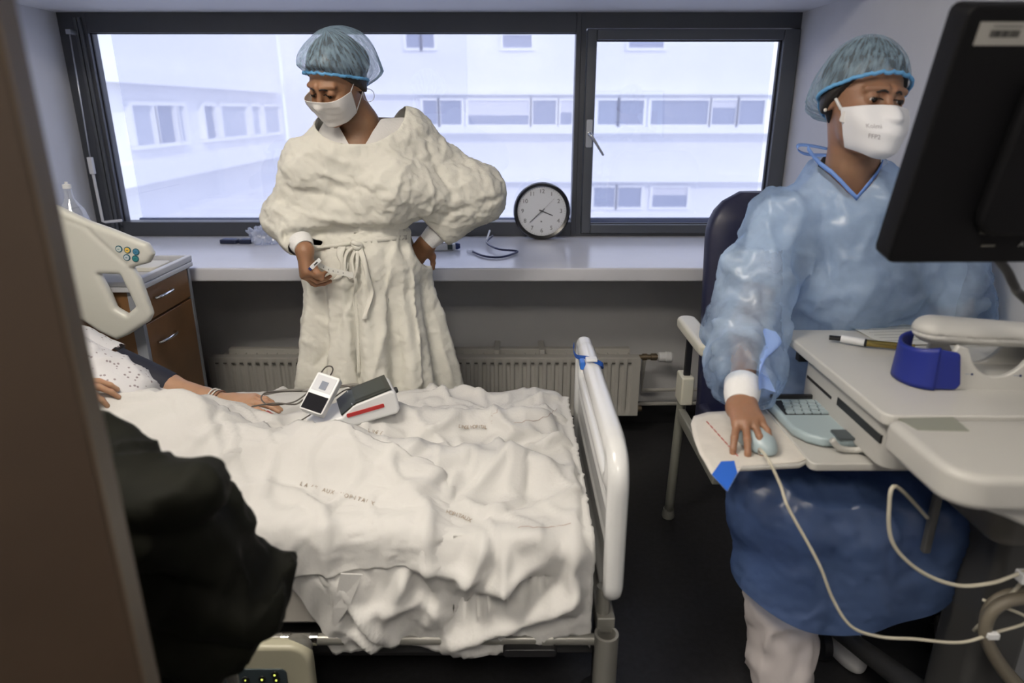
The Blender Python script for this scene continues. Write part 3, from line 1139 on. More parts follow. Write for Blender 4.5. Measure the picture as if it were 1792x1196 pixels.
rp = T(405, 424, Z=ZSILL + .01)
for k, (px, py, l, ang) in enumerate(((403, 426, .075, -.12), (432, 426, .055, -.05))):
    q = T(px, py, Z=ZSILL)
    M = Matrix.Translation((q.x, q.y, ZSILL)) @ Matrix.Rotation(ang, 4, 'Z')
    r = thing('handheld_remote', ('long dark blue remote lying left on the window sill', 'short dark blue remote touching the longer one on the sill')[k], 'remote control', (q.x, q.y, ZSILL), 'remotes on the window sill')
    MB().rbox((-l / 2, -.022, 0), (l / 2, .022, .018), .008, M).build('case', mat('navy_plastic', (.012, .018, .05), .35), r, bevel=.004)
    MB().rbox((-l / 2 + .008, -.014, .018), (l / 2 - .01, .014, .0195), .004, M).build('key_field', mat('blue_key_field', (.03, .06, .18), .4), r, bevel=.0005)

# crumpled clear bag
q = T(467, 428, Z=ZSILL)
bagv, bagf = surf(lambda P: ell(P, (q.x, q.y + .03, ZSILL + .03), (.075, .05, .04)), (q.x - .1, q.y - .05, ZSILL - .02), (q.x + .1, q.y + .11, ZSILL + .09), .005)
nb = normals(bagv, bagf)
cr1 = fnoise(bagv, 38, 1.0, 3)
bagv = bagv + nb * (np.abs(cr1) * .045 - .008)[:, None]
bagv[:, 2] = np.maximum(bagv[:, 2], ZSILL + .001)
bag = np_mesh('plastic_bag', bagv, bagf, see_through('clear_film', (.8, .86, 1), .55, rough=.15, translucent=.4, gloss=.35))
tag(bag, 'crumpled clear plastic bag on the sill beside the standing nurse', 'bag')

# ear thermometer in its base
q = T(778, 438, Z=ZSILL)
th = thing('ear_thermometer', 'white handheld ear thermometer lying on the sill right of the standing nurse', 'thermometer', (q.x, q.y, ZSILL))
M = Matrix.Translation((q.x, q.y, ZSILL)) @ Matrix.Rotation(math.radians(6), 4, 'Z')
MB().rbox((-.075, -.022, 0), (.045, .022, .028), .012, M).build('body', white_p, th, bevel=.008)
MB().rbox((-.045, -.014, .028), (.01, .014, .032), .006, M).build('button_field', mat('pale_grey_plastic', (.5, .52, .56), .4), th, bevel=.001)
MB().box((.012, -.0235, .006), (.032, -.0215, .026), M).box((.012, -.016, .028), (.032, .016, .0295), M).build('display', mat('lcd_dark', (.04, .06, .06), .2), th)
MB().lathe([(.013, 0), (.014, .006), (.010, .018)], M @ Vector((.045, 0, .016)), M.to_3x3() @ Vector((1, 0, 0)), 18).build('probe_cap', mat('navy_cap', (.02, .04, .16), .3), th, smooth='auto')

tb = thing('rubber_tube', 'looped dark blue rubber tube with clear ends on the window sill', 'tube', (T(865, 440, Z=ZSILL).x, 2.6, ZSILL))
P_ = [T(828, 441, Z=ZSILL + .006), T(850, 449, Z=ZSILL + .006), T(878, 450, Z=ZSILL + .006), T(904, 442, Z=ZSILL + .007), T(900, 439, Z=ZSILL + .010), T(872, 436, Z=ZSILL + .014), T(852, 425, Z=ZSILL + .018), T(862, 413, Z=ZSILL + .03)]
MB().tube(P_, .0042, 10, smooth=5).build('tubing', mat('navy_rubber', (.012, .02, .09), .35), tb, smooth=True)
MB().tube([T(828, 441, Z=ZSILL + .006), T(818, 440, Z=ZSILL + .006)], .007, 12).build('connector', clear_m, tb, smooth='auto')
MB().tube([T(852, 420, Z=ZSILL + .02), T(857, 404, Z=ZSILL + .045)], .004, 10).build('connector', white_p, tb, smooth='auto')

# ---------------------------------------------------------------- open door at the left of the view
door_wood = mat('dark_door_wood', (0.046, 0.029, 0.017), 0.5, var=.12, vscale=5)
dm = MB()
Md = Matrix.Translation((-.345, .50, 0)) @ Matrix.Rotation(math.radians(12), 4, 'Z')
dm.box((-.80, 0, .01), (0, .038, 2.06), Md)
door = struct(dm.build('door_1', door_wood, bevel=.003))
MB().box((0, .003, .011), (.0015, .035, 2.058), Md).build('door_edge_band', mat('light_door_edge', (0.11, 0.08, 0.05), 0.5), door)

# ---------------------------------------------------------------- armchair behind the seated nurse
navy_v = mat('navy_vinyl', (0.012, 0.014, 0.045), 0.42, bump=.0006, bscale=90)
tube_m = mat('grey_green_tube', (0.30, 0.30, 0.26), 0.35, .2)
arm_m = mat('ivory_armpad', (0.62, 0.60, 0.50), 0.35)
CX = .84
ch = thing('armchair', 'navy high-back hospital armchair with ivory arm pads under the seated nurse', 'chair', (CX, 1.85, 0))
MB().rbox((.575, 1.50, .40), (1.10, 2.0, .50), .05, n=5).build('seat', navy_v, ch, bevel=.02, seg=3)


def backp(u, v):
    # closed section around, height v
    z = .46 + .66 * v
    w = .265 * (1 if v < .8 else math.sqrt(max(0.02, 1 - ((v - .8) / .205) ** 2)) * .45 + .55)
    t = 2 * math.pi * u
    c, s = math.cos(t), math.sin(t)
    ex = abs(c) ** .35 * (1 if c > 0 else -1)
    ey = abs(s) ** .6 * (1 if s > 0 else -1)
    return (CX + w * ex, 1.94 + .10 * v + .045 * ey * (1 if v < .95 else .6), z)


bk = MB().grid(backp, 40, 26, closed_u=True)
bk.f.append(tuple(range(40)))
bk.f.append(tuple(range(25 * 40, 26 * 40)))
bk.build('backrest', navy_v, ch, smooth='auto')
for sgn, xa in ((-1, .545), (1, 1.135)):
    fr_ = MB()
    fr_.tube([(xa, 2.06, .015), (xa, 2.03, .30), (xa, 2.0, .56)], .015, 14, smooth=4)
    leg = fr_.build('leg', tube_m, ch, smooth=True)
    MB().lathe([(.020, 0), (.022, .008), (.018, .035)], (xa, 2.062, 0), (0, 0, 1), 16).build('foot_cap', tube_m, leg, smooth='auto')
    xf = CX + sgn * .12
    leg = MB().tube([(xf, 1.66, .015), (xf, 1.67, .30), (xf, 1.68, .42)], .015, 14, smooth=4).build('leg', tube_m, ch, smooth=True)
    MB().lathe([(.020, 0), (.022, .008), (.018, .035)], (xf, 1.66, 0), (0, 0, 1), 16).build('foot_cap', tube_m, leg, smooth='auto')
    MB().box((xa - .012, 1.60, .40), (xa + .012, 2.03, .44)).build('side_bar', tube_m, ch, bevel=.004)
    MB().rbox((xa - .020, 1.955, .47), (xa + .020, 2.03, .565), .008, axis=0).build('arm_joint', arm_m, ch, bevel=.006)
    MB().box((xa - .010, 1.975, .55), (xa + .010, 1.99, .70)).build('arm_post', dark_m, ch, bevel=.003)
    MB().rbox((xa - .030, 1.76, .700), (xa + .030, 2.06, .738), .028, n=5).build('arm_pad', arm_m, ch, bevel=.012, seg=3)

# ---------------------------------------------------------------- computer cart
TZ = .86
A_, B_ = T(1365, 577, Z=TZ), T(1553, 728, Z=TZ)
CXL = (A_.x + B_.x) / 2
TY1, TY0 = A_.y, B_.y
cart = thing('computer_cart', 'off-white rolling computer cart with keyboard tray at the right', 'cart', (.95, 1.1, 0))
MB().rbox((CXL, TY0, TZ - .022), (1.15, TY1, TZ), .02).build('worktop', cart_m, cart, bevel=.004)
# rounded front handle section, nearer the camera
FY = T(1700, 862, Z=TZ - .07).y
pts = []
for (x, y) in ((1.16, TY0 - .002), (CXL + .0, TY0 - .002)):
    pts.append((x, y))
r_ = .055
for k in range(9):
    t_ = math.pi + math.pi / 2 * k / 8
    pts.append((CXL + r_ + .0 + r_ * math.cos(t_), TY0 - .200 + r_ + r_ * math.sin(t_)))
pts.append((1.16, TY0 - .21))
fh = MB().prism(pts, TZ - .062, TZ - .004)
fh.build('front_handle', cart2_m, cart, bevel=.014, seg=4)
q0, q1, q2, q3 = (T(px, py, Z=TZ - .0035) for (px, py) in ((1572, 733), (1668, 731), (1696, 755), (1606, 753)))
MB().prism([(p.x, p.y) for p in (q0, q1, q2, q3)], TZ - .0045, TZ - .0025).build('grey_green_inlay', mat('sage_inlay', (.24, .25, .21), .5), cart)
# housing under the top with two slots on its left face
HX = CXL + .018
hs = MB().rbox((HX, TY0 + .015, TZ - .115), (1.10, TY1 - .10, TZ - .022), .03, n=5)
hs.build('drawer_housing', cart2_m, cart, bevel=.006)
for (pa_, pb_) in (((1413, 659), (1455, 697)), ((1465, 706), (1542, 765))):
    a, b = T(*pa_, X=HX), T(*pb_, X=HX)
    MB().box((HX - .001, b.y, min(a.z, b.z) - .003), (HX + .004, a.y, max(a.z, b.z) + .003)).build('slot', dark_m, cart)
MB().box((HX - .004, TY1 - .085, TZ - .05), (HX + .02, TY1 - .065, TZ - .03)).build('latch', dark_m, cart, bevel=.002)
# pull-out keyboard tray
KZ = .735
k0, k1 = T(1350, 715, Z=KZ), T(1425, 812, Z=KZ)
MB().rbox((k1.x - .005, k1.y, KZ - .016), (1.08, T(1400, 695, Z=KZ).y, KZ), .012).build('keyboard_tray', cart2_m, cart, bevel=.003)
MB().box((.80, k1.y + .04, KZ - .001), (.98, k1.y + .25, TZ - .114)).build('tray_slide', cart2_m, cart)
m0 = [T(px, py, Z=KZ - .004) for (px, py) in ((1212, 732), (1235, 724), (1330, 718), (1400, 740), (1422, 800), (1400, 812), (1290, 818), (1262, 812), (1220, 770))]
mouse_tray = MB().prism([(p.x, p.y) for p in m0], KZ - .014, KZ - .006)
mouse_tray.build('mouse_tray', cart2_m, cart, bevel=.002)
# underside, column and base
uh = [(.50, .0), (.56, -.018), (.60, -.03), (.64, -.045), (.70, -.06), (.78, -.062), (1.1, -.062), (1.1, .0)]
MB().prism([(CXL + .03 + (x - .50) * .8, TZ - .062 + z) for x, z in uh], TY0 - .17, TY0 + .05, axis=1).build('under_housing', cart2_m, cart, bevel=.012, seg=3)
taupe_m = mat('dark_taupe_box', (.075, .07, .062), .5)
MB().rbox((.80, TY0 - .09, TZ - .20), (1.12, TY0 + .13, TZ - .125), .03, n=5).build('battery_box', taupe_m, cart, bevel=.012)
colm = mat('dark_grey_column', (.06, .06, .06), .4, .3)
MB().rbox((.88, 1.04, .14), (.98, 1.16, .70), .02).build('column', colm, cart, bevel=.004)
MB().rbox((.790, TY0 + .06, TZ - .32), (.805, TY0 + .075, TZ - .115), .004).build('cable_guide', mat('grey_column', (.10, .10, .10), .4, .3), cart, bevel=.003)
for (a, b) in (((.93, 1.10, .14), (.80, 1.42, .11)), ((.93, 1.10, .14), (1.10, 1.42, .11)), ((.93, 1.10, .14), (.86, .84, .11)), ((.93, 1.10, .14), (1.12, .90, .11))):
    lg = MB().tube([a, b], [.03, .02], 12).build('base_leg', colm, cart, smooth='auto')
    MB().lathe([(.03, -.014), (.045, -.01), (.045, .01), (.03, .014)], (b[0], b[1], .0455), (1, 0, 0), 20).box((b[0] - .012, b[1] - .012, .045), (b[0] + .012, b[1] + .012, .11)).build('caster', dark_m, lg, smooth='auto')
# monitor arm and pole stand right of the view
MB().tube([(1.02, 1.02, TZ - .01), (1.02, 1.02, 1.34)], .022, 16).build('monitor_pole', steel_m, cart, smooth='auto')

# ---------------------------------------------------------------- monitor (seen from behind)
mt = Vector((.512, .905, 0))
zt_, zb_ = T(1660, 8, Y=.905).z, T(1548, 462, Y=.985).z
ang = math.atan2(.08, zt_ - zb_)
Hm = math.hypot(.08, zt_ - zb_)
mx0 = T(1551, 462, Y=.985).x
Mm = Matrix.Translation((mx0, .985, zb_)) @ Matrix.Rotation(math.radians(1.0), 4, 'Z') @ Matrix.Rotation(ang, 4, 'X')
mon = thing('computer_monitor', 'black flat computer monitor seen from behind with a barcode sticker', 'monitor', (mx0 + .27, .985, zb_))
back_m = mat('matte_black_shell', (.004, .004, .005), .6, Specular_IOR_Level=.15)
MB().rbox((0, -.0, 0), (.55, .045, Hm), .012, Mm, axis=1).build('shell', back_m, mon, bevel=.005)
MB().rbox((.006, .043, .006), (.544, .050, Hm - .006), .008, Mm, axis=1).build('bezel', mat('dark_grey_bezel', (.008, .008, .009), .45, Specular_IOR_Level=.3), mon, bevel=.003)
MB().box((.018, .0495, .018), (.532, .0515, Hm - .018), Mm).build('screen', emit('lit_screen', (.45, .55, .7), .5), mon)
MB().rbox((.10, -.022, .05), (.45, .002, Hm - .07), .03, Mm, axis=1).build('rear_housing', back_m, mon, bevel=.008)
MB().rbox((.19, -.034, .10), (.31, -.02, .22), .01, Mm, axis=1).build('mount_plate', dark_m, mon, bevel=.003)
arm_pts = [Mm @ Vector((.25, -.03, .16)), Mm @ Vector((.30, -.06, .16)), Vector((.95, .96, zb_ + .12)), Vector((1.02, 1.02, zb_ + .10))]
MB().tube(arm_pts, .016, 12).build('arm', dark_m, mon, smooth='auto')
sa, sb = T(1716, 38, Y=.91), T(1792, 80, Y=.915)
inv = Mm.inverted()
la, lb = inv @ sa, inv @ sb
stick = MB().box((la.x, -.0012, lb.z), (la.x + .085, -.0004, la.z), Mm).build('sticker', mat('grey_sticker', (.30, .29, .27), .5), mon)
bars = MB()
rs = random.Random(5)
x = la.x + .016
cz_ = lb.z + (la.z - lb.z) * .52
while x < la.x + .052:
    w_ = rs.choice((.0006, .001, .0016))
    bars.box((x, -.0017, cz_ - .0045), (x + w_, -.0011, cz_ + .0035), Mm)
    x += w_ + rs.choice((.0005, .0009))
bars.build('barcode', mat('print_black', (.02, .02, .02), .6), stick)
rowt = MB()
for k in range(9):
    rowt.box((la.x + .018 + k * .004, -.0017, cz_ + .0065), (la.x + .0205 + k * .004, -.0011, cz_ + .009), Mm)
rowt.build('printed_line', mat('print_grey', (.12, .12, .12), .6), stick)
lbm = mat('dim_lettering', (.10, .095, .08), .5)
qa = inv @ T(1718, 405, Y=.98)
qL = inv @ T(1788, 428, Y=.98)
text('A', .012, Mm @ Vector((qL.x, -.0006, qL.z)), Mm.to_3x3() @ Matrix.Rotation(math.radians(90), 3, 'X'), mat('pale_lettering', (.35, .35, .34), .5), 'rear_letter', mon)
MB().box((qa.x - .006, -.001, qa.z - .002), (qa.x + .02, -.0002, qa.z + .001), Mm).box((qa.x + .004, -.001, qa.z - .022), (qa.x + .024, -.0002, qa.z - .019), Mm).build('rear_label', lbm, mon)
MB().tube([Mm @ Vector((.165, .02, .01)), T(1762, 474, Y=1.02), T(1775, 500, Y=1.03), T(1796, 525, Y=1.05), (.98, 1.06, .95), (1.0, 1.05, TZ + .004)], .007, 10, smooth=5).build('monitor_cable', dark_m, mon, smooth=True)

# ---------------------------------------------------------------- keyboard, mouse, pad
blug_m = mat('pale_blue_grey_plastic', (.33, .41, .44), .32)
kb = thing('keyboard', 'pale blue-grey keyboard half hidden under the cart top', 'keyboard', (.75, 1.2, KZ))
c0, c1, c2 = T(1350, 712, Z=KZ + .02), T(1392, 770, Z=KZ + .012), T(1415, 698, Z=KZ + .02)
Mk = Matrix.Translation((c0.x, 0, 0))
ko = []
x0 = T(1348, 715, Z=KZ + .014).x
ya, yb = T(1385, 770, Z=KZ + .014).y, T(1385, 703, Z=KZ + .014).y
kp_ = [(x0, yb - .012), (x0 + .012, yb), (x0 + .43, yb), (x0 + .43, ya - .01), (x0 + .10, ya - .012), (x0 + .045, ya - .010), (x0 + .02, ya + .010), (x0 + .004, ya + .04)]
kp2 = [(p.x, p.y) for p in spline([Vector((a, b, 0)) for a, b in kp_], 1, True)]
MB().prism(kp2, KZ + .002, KZ + .022).build('body', blug_m, kb, bevel=.007, seg=3)
MB().box((x0 + .012, yb - .004, KZ + .010), (x0 + .40, yb + .006, KZ + .030)).build('rear_edge', dark_m, kb, bevel=.002)
kw = .0175
for r in range(4):
    for c in range(6):
        xk = x0 + .016 + c * kw + (.004 * (3 - r))
        yk = yb - .016 - r * kw
        MB().box((xk + .0015, yk - kw + .0025, KZ + .021), (xk + kw - .0015, yk - .001, KZ + .0265)).build('key', blug_m, kb, bevel=.0012)
MB().box((x0 + .012, yb - .016 - 4 * kw, KZ + .0215), (x0 + .13, yb - .014, KZ + .0228)).build('key_well', dark_m, kb)
wr = T(1440, 745, Z=KZ + .02)
MB().rbox((wr.x + .0, ya - .016, KZ + .021), (wr.x + .25, ya + .022, KZ + .025), .006).build('dark_palm_label', mat('slate_label', (.06, .075, .085), .4), kb)
hk = [T(1456, 770, Z=KZ + .03), T(1470, 785, Z=KZ + .012), T(1500, 788, Z=KZ + .008), T(1530, 783, Z=KZ + .03)]
MB().tube(hk, .006, 10, smooth=4).build('grey_bracket', cart2_m, cart, smooth=True)

padm = mat('paper_pad', (.60, .57, .52), .6, var=.05, vscale=30)
pd = thing('mouse_pad', 'white paper mouse pad with a red line and bright blue corner', 'mouse pad', (.46, 1.15, KZ - .004))
m1 = [T(px, py, Z=KZ - .004) for (px, py) in ((1209, 742), (1214, 729), (1238, 722), (1290, 719), (1330, 716), (1400, 738), (1424, 800), (1398, 809), (1345, 812), (1300, 814), (1292, 824), (1274, 851), (1245, 826), (1224, 795), (1213, 765))]
m1 = [a.lerp(b, k / 4) for a, b in zip(m1, m1[1:] + m1[:1]) for k in range(4)]
m_edge = T(1300, 806, Z=KZ - .004).y


def padz(p):
    return KZ - .004 - max(0, m_edge - p[1]) * .12


cv = MB()
cen = Vector((sum(p.x for p in m1) / len(m1), sum(p.y for p in m1) / len(m1), 0))
rings = 8
for k in range(rings + 1):
    for p in m1:
        q = cen.lerp(Vector((p.x, p.y, 0)), k / rings)
        cv.v.append((q.x, q.y, padz(q)))
nn = len(m1)
for k in range(rings):
    for j in range(nn):
        cv.f.append((k * nn + j, k * nn + (j + 1) % nn, (k + 1) * nn + (j + 1) % nn, (k + 1) * nn + j))
cv.build('pad_sheet', padm, pd, smooth=True, solid=.0012)
bc = [T(px, py, Z=KZ - .002) for (px, py) in ((1262, 807), (1285, 806), (1291, 824), (1274, 850), (1246, 826))]
bcm = MB()
bcm.add([(p.x, p.y, padz(p) + .0016) for p in bc], [(0, 1, 2, 3, 4)]).build('blue_corner', mat('bright_blue_print', (.02, .12, .55), .5), pd, solid=.0004)
rl = MB()
for k in range(44):
    f = k / 44
    p = T(1236 + 56 * f, 735 + 62 * f, Z=KZ)
    if (k * 7) % 5 != 0:
        rl.box((p.x - .0012, p.y - .0014, KZ - .0028), (p.x + .0012, p.y + .0014, KZ - .0022))
rl.build('red_printed_line', mat('red_print', (.45, .06, .05), .5), pd)
mo_ = T(1322, 767, Z=KZ + .01)
mouse = thing('computer_mouse', 'pale blue-grey wired mouse under the seated nurse\'s hand', 'mouse', (mo_.x, mo_.y, KZ))
mang = math.radians(14)
MOX, MOY = mo_.x, mo_.y - .002
ca, sa_ = math.cos(mang), math.sin(mang)


def mouse_sdf(P):
    x, y, z = P[:, 0] - MOX, P[:, 1] - MOY, P[:, 2] - KZ
    u = x * ca + y * sa_
    v = -x * sa_ + y * ca
    Q = np.stack([u, v, z], 1)
    d = ell(Q, (0, 0, .004), (.031, .056, .032))
    return smax(d, -(z + .0005), .004)


mv, mf = surf(mouse_sdf, (MOX - .06, MOY - .08, KZ - .005), (MOX + .06, MOY + .08, KZ + .05), .003)
np_mesh('mouse_body', mv, mf, blug_m, mouse)
cab_m = mat('cream_cable', (.50, .47, .38), .4)
cw = [T(1330, 787, Y=1.10), T(1345, 806, Y=1.07), T(1366, 850, Y=1.05), T(1380, 890, Y=1.03), T(1432, 985, Y=1.0), T(1458, 1050, Y=.99), T(1490, 1097, Y=.98), T(1540, 1115, Y=.98), T(1600, 1119, Y=.98), T(1680, 1125, Y=.98), T(1740, 1108, Y=.98), T(1800, 1084, Y=.99), Vector((.86, 1.03, .5))]
MB().tube([Vector((MOX - .012, MOY - .055, KZ + .008))] + cw, .0028, 10, smooth=8).build('mouse_cable', cab_m, mouse, smooth=True)
c2 = thing('cable', 'cream cable hanging in a loop below the cart top', 'cable', (.66, 1.02, .5))
MB().tube([Vector((.74, 1.05, .66)), T(1568, 852, Y=.99), T(1556, 890, Y=.98), T(1560, 945, Y=.98), T(1590, 985, Y=.98), T(1635, 1013, Y=.98), T(1685, 1026, Y=.98), T(1740, 1020, Y=.98), T(1800, 1005, Y=.98), Vector((.86, 1.03, .43))], .0034, 10, smooth=7).build('cable_line', cab_m, c2, smooth=True)
q = T(1786, 1008, Y=.975)
MB().rbox((q.x - .004, .965, q.z - .012), (q.x + .02, .985, q.z + .008), .003, axis=1).build('plug', white_p, c2, bevel=.002)
c3 = thing('hose', 'thick grey-brown hose coiled at the lower right under the cart', 'hose', (.84, 1.0, .2))
ho = [T(px, py, Y=.985) for (px, py) in ((1810, 1046), (1765, 1052), (1735, 1072), (1724, 1105), (1735, 1140), (1760, 1180), (1790, 1215))]
MB().tube(ho, .011, 14, smooth=8).build('hose_outer', mat('grey_brown_hose', (.16, .14, .105), .5), c3, smooth=True)
MB().tube([p + Vector((.014, .024, -.004)) for p in ho], .008, 12, smooth=8).build('hose_outer', mat('grey_brown_hose', (.16, .14, .105), .5), c3, smooth=True)
q = ho[3] + Vector((.0, -.012, 0))
MB().rbox((q.x - .004, q.y - .004, q.z - .006), (q.x + .016, q.y + .006, q.z + .006), .002, axis=1).build('clip', white_p, c3, bevel=.001)

# ---------------------------------------------------------------- things on the cart top
pa = thing('paper_sheets', 'printed paper forms lying on the back of the cart top', 'paper', (.8, 1.45, TZ))
paper_m = mat('paper_white', (.66, .66, .62), .6)
pc = [T(px, py, Z=TZ + .004) for (px, py) in ((1473, 562), (1663, 557), (1740, 590), (1560, 606), (1500, 590))]
pq = [T(px, py, Z=TZ + .003) for (px, py) in ((1476, 565), (1668, 559), (1760, 601), (1548, 604))]
pr = [T(px, py, Z=TZ + .002) for (px, py) in ((1680, 566), (1900, 556), (1940, 600), (1690, 606))]
for k, (qd, dz) in enumerate(((pq, .0035), (pr, .0015))):
    sheet = MB().prism([(p.x, p.y) for p in qd], TZ + dz - .0012, TZ + dz).build('sheet', paper_m, pa)
    ln = MB()
    a, b, c, d = [Vector((p.x, p.y, 0)) for p in qd]
    for j in range(7):
        f = .12 + .12 * j
        l0, l1 = a.lerp(d, f), b.lerp(c, f)
        l0, l1 = l0.lerp(l1, .06), l0.lerp(l1, .5 + .4 * ((j * 3) % 4) / 4)
        w_ = .0012
        ln.add([(l0.x, l0.y - w_, TZ + dz + .0003), (l1.x, l1.y - w_, TZ + dz + .0003), (l1.x, l1.y + w_, TZ + dz + .0003), (l0.x, l0.y + w_, TZ + dz + .0003)], [(0, 1, 2, 3)])
    ln.build('printed_rows', mat('print_grey_form', (.25, .25, .25), .6), sheet)
pn = thing('marker_pen', 'marker pen with white sleeve and brass barrel on the cart top', 'pen', (.65, 1.4, TZ))
e0, e1, e2, e3, e4 = (T(px, py, Z=TZ + .011) for (px, py) in ((1451, 591), (1472, 593), (1513, 600), (1583, 607), (1600, 609)))
MB().tube([e0, e1], .0055, 14).build('tip_cap', mat('dark_pen_metal', (.04, .04, .04), .25, .7), pn, smooth='auto')
MB().tube([e1, e2], .0085, 14).build('sleeve', white_p, pn, smooth='auto')
MB().tube([e2, e2.lerp(e3, .04)], .0088, 14).build('ring', dark_m, pn, smooth='auto')
MB().tube([e2.lerp(e3, .04), e3, e4], .0075, 14).build('barrel', mat('brass_barrel', (.38, .29, .09), .25, .85), pn, smooth='auto')

# handheld scanner in its cradle: blue end collars, scooped body, handset on top
blue_c = mat('royal_blue_rubber', (.008, .02, .22), .45)
g0 = T(1580, 680, Z=TZ)
g1 = T(1792, 700, Z=TZ)
SX0, SY = T(1577, 672, Z=TZ).x + .012, T(1620, 686, Z=TZ).y + .02
scn = thing('scanner_cradle', 'white handheld scanner resting in a cradle with blue ends on the cart', 'scanner', (SX0 + .12, SY + .02, TZ))
Ms = Matrix.Translation((SX0, SY, TZ)) @ Matrix.Rotation(math.radians(-5), 4, 'Z')
LZ = .088


def cradle(u, v):
    # v around section, u along
    return None


prof = []
# cradle side outline in x-z, scooped between two posts
for (x, z) in ((.062, .0), (.27, .0), (.27, .05), (.245, .078), (.225, .082), (.20, .078), (.178, .045), (.155, .028), (.125, .028), (.10, .046), (.084, .076), (.075, .080), (.062, .078)):
    prof.append((x, z))
prof = [(p.x, p.y) for p in spline([Vector((a, b, 0)) for a, b in prof], 3, True)]
MB().prism(prof, .0, .012, axis=1, M=Ms).build('cradle_front', cart_m, scn, bevel=.003)
MB().prism(prof, .075, .087, axis=1, M=Ms).build('cradle_back', cart_m, scn, bevel=.003)
MB().rbox((.03, .01, 0), (.25, .08, .024), .01, Ms).build('cradle_floor', cart2_m, scn)


def collar(u, v):
    t = math.pi / 2 + math.pi * u       # half ring around the left end
    w = .052 + .004 * (1 - v)
    x = .030 + w * math.cos(t) * .78
    y = .043 + w * math.sin(t)
    return tuple(Ms @ Vector((x, y, .002 + v * (.080 - .010 * math.sin(math.pi * u)))))


MB().grid(collar, 30, 10).build('blue_collar', blue_c, scn, smooth=True, solid=.006)
bl_p = [(.022, .002), (.078, .002), (.066, .076), (.030, .080)]
blf = MB().prism([(.018, .001), (.070, .001), (.078, .012), (.066, .072), (.020, .080)], -.012, .001, axis=1, M=Ms)
blf.build('blue_collar', blue_c, scn, bevel=.005)


def collar2(u, v):
    t = -math.pi / 2 + math.pi * u
    w = .052 + .004 * (1 - v)
    return tuple(Ms @ Vector((.262 + w * math.cos(t) * .78 - .01 * v, .043 + w * math.sin(t), .002 + v * .072)))


MB().grid(collar2, 30, 10).build('blue_collar', blue_c, scn, smooth=True, solid=.006)
for xx in (.098, .182):
    MB().lathe([(.0022, 0), (.0022, .001)], Ms @ Vector((xx, 0, .030)), Ms.to_3x3() @ Vector((0, -1, 0)), 12).build('indicator', mat('indicator_navy', (.02, .03, .10), .4), scn)
    MB().box((xx - .012, -.0006, .0295), (xx - .004, .0, .0305), Ms).build('indicator_mark', mat('indicator_pale', (.30, .36, .45), .4), scn)


def handset_sdf(P):
    Mi = np.array(Ms.inverted())
    Q = P @ Mi[:3, :3].T + Mi[:3, 3]
    d = cone(Q, (.035, .043, .103), (.30, .040, .092), .034, .028, flat=((0, 0, 1), .72))
    d = smin(d, cone(Q, (.04, .043, .095), (.28, .043, .088), .030, .026, flat=((0, 0, 1), .6)), .01)
    gro = np.abs(Q[:, 2] - .098 + Q[:, 0] * .03) - .0014
    return smax(d, -np.maximum(gro, -(d + .003)), .002)


hv, hf = surf(handset_sdf, (SX0 - .03, SY - .06, TZ + .05), (SX0 + .36, SY + .12, TZ + .15), .0034)
np_mesh('handset', hv, hf, cart_m, scn)
MB().tube([T(1735, 562 + 16, Z=TZ + .06), T(1700, 586, Z=TZ + .05), T(1745, 600, Z=TZ + .05), T(1800, 598, Z=TZ + .05), T(1850, 590, Z=TZ + .03)], .005, 10, smooth=6).build('scanner_cable', mat('grey_cable', (.30, .30, .28), .4), scn, smooth=True)

# ================================================================ people
skin_m = mat('tan_skin', (0.31, 0.160, 0.088), 0.48, bump=.0006, bscale=160, var=.10, vscale=22, Subsurface_Weight=0.12, Subsurface_Scale=0.02)
skin2_m = mat('warm_brown_skin', (0.29, 0.150, 0.088), 0.45, bump=.0006, bscale=160, var=.10, vscale=22, Subsurface_Weight=0.12, Subsurface_Scale=0.02)
skin3_m = mat('light_tan_skin', (0.43, 0.25, 0.155), 0.5, bump=.0005, bscale=160, var=.08, vscale=20, Subsurface_Weight=0.12, Subsurface_Scale=0.02)
hair_m = mat('dark_hair', (0.012, 0.009, 0.008), 0.5, bump=.0015, bscale=120)
nail_m = mat('fingernail', (.58, .36, .28), .25)
eye_w = mat('eye_white', (.62, .58, .55), .2)
eye_d = mat('dark_iris', (.012, .008, .006), .15)
gown_m = mat('cream_cotton_gown', (0.66, 0.65, 0.59), 0.85, bump=.0010, bscale=55, var=.02, vscale=14)
knit_m = mat('white_knit_cuff', (0.74, 0.74, 0.74), 0.9, bump=.001, bscale=200)
tee_m = mat('white_cotton_shirt', (0.70, 0.69, 0.68), 0.85, bump=.001, bscale=90)
mask_m = mat('white_mask_fabric', (0.74, 0.72, 0.70), 0.75, bump=.0005, bscale=250)


